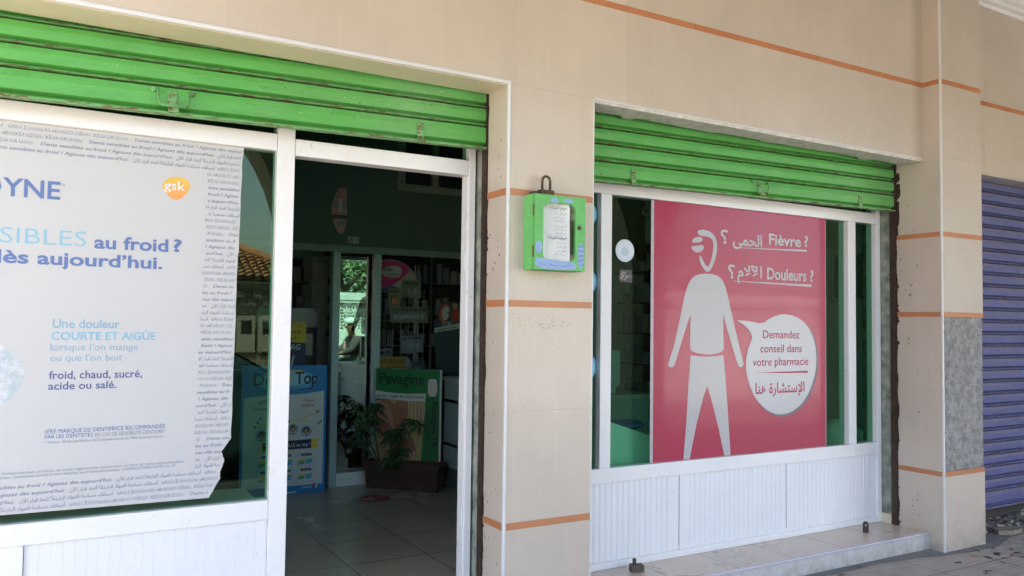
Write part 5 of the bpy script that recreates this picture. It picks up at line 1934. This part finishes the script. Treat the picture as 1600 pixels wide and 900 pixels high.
m.build('print', ink('bag_print', (.05, .22, .12)), t)
random.seed(10)
for k in range(6):
    o = MB().box(4.86 + random.uniform(-.01, .01), 5.03, .46, .70, .5985 + .014 * k, .610 + .014 * k)
    tag(o.build('folded_bag', mat('folded_pale', (.70, .78, .72), .6), org=(4.95, .58, .5985 + .014 * k), bevel=.004), 'folded pale bag in the low stack behind the end pane', 'bag', 'stack of folded bags')
# ------------------------------------------------------------------ across the street (seen in the glass and the mirror)
fw = thing('lattice_fence', (5, -9, -.02), 'white street wall with a pierced lattice band across the road', 'fence')
FY = -9.0
m = MB()
m.box(4.7, 16, FY - .10, FY + .10, -.02, 1.165)
m.box(4.7, 16, FY - .12, FY + .12, 1.86, 2.03)
m.box(4.7, 16, FY - .10, FY + .10, 1.795, 1.8595)
m.build('wall', M_WALLW, fw)
m = MB()
for k in range(4):
    x = 4.7 + 3.4 * k
    m.box(x - .17, x + .17, FY - .16, FY + .16, -.02, 2.08)
m.build('pier', M_WALLW, fw)
m = MB()
x = 4.9
cell = .207
while x < 15.5:
    for z in (1.168, 1.375, 1.582):
        cx_, cz_ = x + cell / 2, z + cell / 2
        for a in (R(45), R(-45)):
            u_ = Vector((math.cos(a), 0, math.sin(a)))
            v_ = Vector((-math.sin(a), 0, math.cos(a)))
            m.obox((cx_, FY, cz_), (u_, Vector((0, 1, 0)), v_), (cell * .66, .05, .020))
        m.box(x - .014, x + .014, FY - .06, FY + .06, z, z + cell)
        m.box(x, x + cell, FY - .06, FY + .06, z - .013, z + .013)
    x += cell
m.build('lattice', M_WALLW, fw)


def tree(x, y, h, r, label, seed):
    random.seed(seed)
    t = thing('street_tree', (x, y, -.05), label, 'tree', 'trees across the road')
    m = MB()
    m.tube([(x, y, -.06), (x + .1, y, h * .25), (x - .05, y + .1, h * .5), (x + .1, y, h * .8)], [.2, .15, .11, .05], 9)
    for k in range(7):
        a = k * .9
        m.tube([(x, y, h * (.35 + .05 * k)), (x + r * .4 * math.cos(a), y + r * .4 * math.sin(a), h * (.5 + .05 * k)), (x + r * .75 * math.cos(a), y + r * .75 * math.sin(a), h * (.6 + .05 * k))], [.07, .045, .015], 6)
    m.build('trunk', M_BARK, t, smooth=True)
    m = MB()
    for c in range(46):
        while True:
            p = Vector((random.uniform(-1, 1), random.uniform(-1, 1), random.uniform(-1, 1)))
            if .3 < p.length < 1:
                break
        c0 = Vector((x, y, h * .66)) + Vector((p.x * r, p.y * r, p.z * h * .42))
        for _ in range(62):
            q = c0 + Vector((random.gauss(0, .26), random.gauss(0, .26), random.gauss(0, .22)))
            d_ = Vector((random.uniform(-1, 1), random.uniform(-1, 1), random.uniform(-.8, .5))).normalized()
            s_ = d_.cross(Vector((random.uniform(-1, 1), random.uniform(-1, 1), random.uniform(-1, 1)))).normalized()
            ln, wd = random.uniform(.06, .12), random.uniform(.025, .045)
            m.add([q - d_ * ln, q + s_ * wd, q + d_ * ln, q - s_ * wd], [(0, 1, 2, 3)])
    m.build('crown', M_FOLI, t)


tree(6.6, -10.9, 5.0, 2.0, 'bushy green tree behind the lattice wall, straight across from the mirror', 41)
tree(9.6, -11.6, 5.6, 2.2, 'taller green tree behind the lattice wall', 42)
tree(12.8, -11.2, 4.6, 1.9, 'short green tree behind the far end of the lattice wall', 43)

# low house with a hipped barrel tile roof
hs = thing('tiled_roof_house', (2.6, -13.5, -.02), 'low cream house with a hipped terracotta tile roof across the road', 'house')
m = MB()
m.box(-7, 4.3, -17, -12.2, -.02, 2.15)
m.box(-7, 4.35, -12.26, -12.15, 1.95, 2.10)
for k in range(31):
    m.box(-6.9 + k * .36, -6.74 + k * .36, -12.19, -12.12, 1.78, 1.94)
m.build('wall', mat('shaded_cream_render', (.15, .15, .11), .9, var=.3, vscale=3), hs)  # cream wall coloured dark olive to stand in for tree shade
m = MB()
ex0, ex1, ey0, ey1, ez, rz = -7.3, 4.7, -17.3, -11.75, 2.15, 3.5
rise = (rz - ez)
half = (ey1 - ey0) / 2
ym = (ey0 + ey1) / 2


def rz_at(x, y):
    return ez + rise / half * max(0, min(y - ey0, ey1 - y, x - ex0, ex1 - x))


# front slope: barrel rows running up the slope
pitch_ = .15
nx_ = int((ex1 - ex0) / pitch_) * 8
rows = 20
vs, fs = [], []
for j in range(rows):
    for s_ in (0, 1):
        y = ey1 - (ey1 - ym) * (j + s_) / rows
        for i in range(nx_ + 1):
            x = ex0 + (ex1 - ex0) * i / nx_
            ph = (x - ex0) / pitch_ * 2 * math.pi
            z = ez + rise / half * (ey1 - y)
            zc = min(z, ez + rise / half * max(0, min(x - ex0, ex1 - x)))
            vs.append((x, y, zc + .042 * abs(math.sin(ph / 2)) + (.035 if s_ == 0 else 0)))
w_ = nx_ + 1
for j in range(rows):
    for i in range(nx_):
        a = 2 * j * w_ + i
        fs.append((a, a + 1, a + w_ + 1, a + w_))
m.add(vs, fs)
m.poly([(ex1, ey1, ez), (ex1, ey0, ez), (ex1 - half, ym, rz)])
m.poly([(ex0, ey0, ez), (ex0, ey1, ez), (ex0 + half, ym, rz)])
m.poly([(ex1, ey0, ez), (ex0, ey0, ez), (ex0 + half, ym, rz), (ex1 - half, ym, rz)])
m.tube([(ex1, ey1, ez + .05), (ex1 - half, ym, rz + .06)], .09, 8)
m.tube([(ex0 + half, ym, rz + .06), (ex1 - half, ym, rz + .06)], .09, 8)
m.build('roof', mat('terracotta_roof_tile', (.42, .19, .09), .8, var=.5, vscale=5, dark=(.20, .10, .055)), hs)
for x in (3.42, 3.82):
    w0 = MB().box(x - .17, x + .17, -12.2, -12.12, .75, 1.45).build('meter_box', mat('meter_grey', (.20, .20, .17), .6), hs, bevel=.01)
    MB().box(x - .10, x + .10, -12.125, -12.115, 1.1, 1.36).build('meter_window', M_BLACK, w0)
MB().box(.9, 1.7, -12.21, -12.14, 1.0, 1.7).build('window', M_BLACK, hs)

# parked car by the kerb
car = thing('parked_car', (0, -4.75, -.13), 'blue green hatchback parked by the kerb, mirrored in the shop glass', 'car')
CG = -.13
side = [(-1.75, .28), (-1.80, .55), (-1.70, .85), (-1.35, 1.20), (-1.0, 1.40), (-.2, 1.47), (.55, 1.40), (1.05, 1.12), (1.38, .92), (1.95, .82), (2.12, .62), (2.15, .30)]
side = [(x, z + CG) for x, z in side]
m = MB()
secs = [(-.80, .90), (-.78, .97), (-.62, 1.0), (.62, 1.0), (.78, .97), (.80, .90)]
vs, fs = [], []
nS = len(side)
for yo, sc2 in secs:
    for x, z in side:
        hgt = (z - CG)
        tuck = 1 - max(0, hgt - .85) * .32
        vs.append((x * (sc2 if hgt > .3 else sc2), -4.75 + yo * tuck, z if sc2 == 1 else CG + hgt * (sc2 + .02)))
for i in range(len(secs) - 1):
    for k in range(nS):
        a, b = i * nS + k, i * nS + (k + 1) % nS
        fs.append((a, b, b + nS, a + nS))
fs.append(tuple(range(nS)))
fs.append(tuple(range((len(secs) - 1) * nS, len(secs) * nS))[::-1])
m.add(vs, fs)
bd = m.build('body', mat('pale_teal_car_paint', (.17, .34, .35), .2, coat=.8), car, fix=True, bevel=.03)
glassm = mat('dark_car_glass', (.012, .016, .018), .03, spec=1)
for sy in (-1, 1):
    for nm, pts in (('side_window', [(-1.15, .93), (-.08, .93), (-.08, 1.36), (-.85, 1.33)]), ('side_window', [(0, .93), (.98, .93), (.62, 1.28), (.42, 1.36), (0, 1.37)])):
        mm_ = MB()
        q = [(x, -4.75 + sy * (.795 * (1 - (z - .85) * .32) + .012), z + CG) for x, z in pts]
        q2_ = [(x, y - sy * .02, z) for x, y, z in q]
        mm_.prism(q, q2_)
        mm_.build(nm, glassm, car, fix=True)
    MB().obox((.86, -4.75 + sy * .90, .98 + CG), (Vector((1, 0, 0)), Vector((0, 1, 0)), Vector((0, 0, 1))), (.05, .09, .07)).build('wing_mirror', mat('pale_teal_car_paint', (.07, .14, .15)), car, bevel=.02)
    MB().obox((2.06, -4.75 + sy * .55, .66 + CG), (Vector((1, 0, 0)), Vector((0, 1, 0)), Vector((0, 0, 1))), (.06, .16, .07)).build('headlight', mat('lamp_glass', (.6, .62, .62), .1), car, bevel=.02)
ws_ = MB()
ws_.add([(.60, -4.75 - .58, 1.385 + CG), (.60, -4.75 + .58, 1.385 + CG), (1.36, -4.75 + .70, .945 + CG), (1.36, -4.75 - .70, .945 + CG)], [(0, 1, 2, 3)])
ws_.build('windscreen', glassm, car, fix=True)
for x in (-1.15, 1.35):
    for sy in (-1, 1):
        wv_ = MB()
        wv_.lathe((x, -4.75 + sy * .66, .30 + CG), [(.20, 0), (.285, .01), (.30, .05), (.30, .15), (.285, .19), (.20, .2)], 24, axis=(0, sy, 0))
        ty = wv_.build('wheel', mat('tyre_rubber', (.02, .02, .02), .8), car)
        MB().lathe((x, -4.75 + sy * .845, .30 + CG), [(.19, 0), (.18, .015), (.05, .022)], 16, axis=(0, sy, 0)).build('rim', M_STEEL, ty)

car.location.x += .68

# man in a white cap on a light motorbike, seen in the mirror
MX, MY, MG = 5.15, -6.1, -.13
mb_ = thing('motorbike', (MX, MY, MG), 'light motorbike on the road, seen in the shop mirror', 'motorbike')
HD = -1      # heads towards -X
for x, nm in ((MX - .62, 'wheel'), (MX + .62, 'wheel')):
    t1 = MB()
    pts = [(x + .27 * math.cos(a), MY, MG + .30 + .27 * math.sin(a)) for a in [2 * math.pi * k / 24 for k in range(25)]]
    t1.tube(pts, .035, 8, cap=False)
    wl = t1.build(nm, mat('tyre_rubber', (.02, .02, .02), .8), mb_)
    t1 = MB()
    for k in range(8):
        a = math.pi * k / 8
        t1.tube([(x + .25 * math.cos(a), MY, MG + .30 + .25 * math.sin(a)), (x - .25 * math.cos(a), MY, MG + .30 - .25 * math.sin(a))], .004, 5)
    t1.build('spokes', M_STEEL, wl)
m = MB()
m.tube([(MX - .62, MY, MG + .30), (MX - .45, MY, MG + .75), (MX - .38, MY, MG + .88)], .03, 8)
m.tube([(MX - .45, MY, MG + .62), (MX - .2, MY, MG + .45), (MX + .2, MY, MG + .42), (MX + .62, MY, MG + .30)], .045, 8)
m.tube([(MX - .42, MY, MG + .70), (MX, MY, MG + .54), (MX + .5, MY, MG + .57)], .05, 8)
m.build('frame', mat('bike_blue', (.05, .12, .22), .3), mb_)
MB().obox((MX + .22, MY, MG + .63), (Vector((1, 0, 0)), Vector((0, 1, 0)), Vector((0, 0, 1))), (.36, .12, .05)).build('saddle', M_BLACK, mb_, bevel=.03)
MB().tube([(MX - .28, MY - .34, MG + .87), (MX - .38, MY - .1, MG + .89), (MX - .38, MY + .1, MG + .89), (MX - .28, MY + .34, MG + .87)], .014, 8).build('handlebar', M_STEEL, mb_)
MB().obox((MX, MY, MG + .42), (Vector((1, 0, 0)), Vector((0, 1, 0)), Vector((0, 0, 1))), (.2, .12, .14)).build('engine', M_STEEL, mb_, bevel=.03)
MB().ball((MX - .50, MY, MG + .80), (.09, .08, .09), 12).build('headlight', mat('lamp_glass', (.6, .62, .62), .1), mb_, smooth=True)

man = thing('person', (MX + .2, MY, MG), 'man in a white cap and dark jacket riding a light motorbike', 'person')


def skin(name, verts, edges, radii, material, parent, rootv=0, sub=2):
    base = Vector(ORG[parent.name])
    me = bpy.data.meshes.new(name)
    me.from_pydata([tuple(Vector(v) - base) for v in verts], edges, [])
    o = bpy.data.objects.new(name, me)
    COL.objects.link(o)
    o.parent = parent
    o.modifiers.new('skin', 'SKIN')
    for i, r_ in enumerate(radii):
        me.skin_vertices[0].data[i].radius = (r_, r_) if isinstance(r_, float) else r_
        me.skin_vertices[0].data[i].use_root = i == rootv
    s_ = o.modifiers.new('sub', 'SUBSURF')
    s_.levels = s_.render_levels = sub
    me.materials.append(material)
    ORG[o.name] = tuple(base)
    return o


HZ = MG + .70
hx = MX + .22
V = [(hx, MY, HZ), (hx - .03, MY, HZ + .20), (hx - .05, MY, HZ + .40), (hx - .06, MY, HZ + .50), (hx - .08, MY, HZ + .56), (hx - .10, MY, HZ + .66), (hx - .10, MY, HZ + .76)]
E_ = [(0, 1), (1, 2), (2, 3), (3, 4), (4, 5), (5, 6)]
Rr = [.15, .155, .16, .10, .058, .092, .088]


def limb(start, pts, rs):
    prev = start
    for p_, r_ in zip(pts, rs):
        V.append(p_)
        Rr.append(r_)
        E_.append((prev, len(V) - 1))
        prev = len(V) - 1


for sy in (-1, 1):
    limb(2, [(hx - .05, MY + sy * .19, HZ + .44), (hx - .16, MY + sy * .27, HZ + .24), (hx - .40, MY + sy * .31, HZ + .18), (hx - .47, MY + sy * .32, HZ + .17), (hx - .52, MY + sy * .33, HZ + .17)], [.075, .055, .042, .034, .036])
    limb(0, [(hx - .10, MY + sy * .12, HZ - .01), (hx - .43, MY + sy * .17, HZ + .04), (hx - .34, MY + sy * .17, HZ - .35), (hx - .36, MY + sy * .17, HZ - .41), (hx - .48, MY + sy * .17, HZ - .43)], [.105, .075, .05, .045, .038])
M_SKIN = mat('brown_skin', (.22, .12, .075), .55)
body = skin('body', V, E_, Rr, M_SKIN, man)
for sy in (-1, 1):      # fingers closed round the grips
    for k in range(4):
        bx_ = hx - .53
        by_ = MY + sy * (.305 + .018 * k)
        skin('finger', [(bx_ + .01, by_, HZ + .175), (bx_ - .03, by_, HZ + .172), (bx_ - .045, by_, HZ + .145), (bx_ - .025, by_, HZ + .125)], [(0, 1), (1, 2), (2, 3)], [.011, .010, .009, .008], M_SKIN, man, sub=1)
    skin('thumb', [(hx - .50, MY + sy * .30, HZ + .165), (hx - .52, MY + sy * .285, HZ + .14), (hx - .545, MY + sy * .29, HZ + .125)], [(0, 1), (1, 2)], [.013, .011, .009], M_SKIN, man, sub=1)
# jacket, shirt front, trousers, cap, face
M_JKT = mat('dark_plum_jacket', (.07, .045, .05), .8)
V2, E2, R2 = [(hx, MY, HZ - .03), (hx - .03, MY, HZ + .20), (hx - .05, MY, HZ + .40), (hx - .058, MY, HZ + .49)], [(0, 1), (1, 2), (2, 3)], [.175, .18, .182, .105]
V, E_, Rr = V2, E2, R2
for sy in (-1, 1):
    limb(2, [(hx - .05, MY + sy * .19, HZ + .44), (hx - .16, MY + sy * .27, HZ + .24), (hx - .38, MY + sy * .305, HZ + .185)], [.095, .075, .058])
skin('jacket', V, E_, Rr, M_JKT, man)
V, E_, Rr = [(hx, MY, HZ - .02)], [], [.165]
for sy in (-1, 1):
    limb(0, [(hx - .10, MY + sy * .12, HZ - .01), (hx - .43, MY + sy * .17, HZ + .04), (hx - .34, MY + sy * .17, HZ - .34)], [.125, .095, .07])
skin('trousers', V, E_, Rr, mat('grey_trousers', (.12, .12, .12), .8), man)
MB().ball((hx - .215, MY, HZ + .24), (.03, .075, .19), 12).build('shirt', mat('salmon_shirt', (.45, .25, .20), .8), man, smooth=True)
m = MB()
m.lathe((hx - .095, MY, HZ + .755), [(.107, -.005), (.108, .03), (.10, .075), (.07, .105), (.02, .118)], 20)
m.build('cap', mat('white_knit_cap', (.72, .72, .68), .8), man, smooth=True)
m = MB()
for sy in (-1, 1):
    m.ball((hx - .183, MY + sy * .033, HZ + .70), (.010, .014, .008), 8, 1)
    m.ball((hx - .10, MY + sy * .094, HZ + .685), (.018, .010, .03), 8, 0)
m.ball((hx - .200, MY, HZ + .675), (.020, .013, .024), 8, 0)
m.box(hx - .196, hx - .178, MY - .025, MY + .025, HZ + .632, HZ + .639, 1)
m.build('face', [M_SKIN, mat('dark_features', (.03, .015, .012), .5)], man, smooth=True)
for sy in (-1, 1):
    MB().obox((hx - .43, MY + sy * .17, HZ - .44), (Vector((1, 0, 0)), Vector((0, 1, 0)), Vector((0, 0, 1))), (.13, .045, .04)).build('shoe', M_BLACK, man, bevel=.025)

# tall plain block far across the road (mirrored in the pink poster)
blk = thing('street_building', (20, -24, -.02), 'plain cream apartment block far across the road', 'building')
MB().box(13, 24, -32, -22, -.02, 8.5).build('wall', M_HOUSE, blk)
for x in (14.5, 17, 19.5, 22):
    for z in (2.0, 4.6, 6.6):
        MB().box(x - .5, x + .5, -22.05, -21.96, z - .6, z + .6).build('window', M_BLACK, blk)
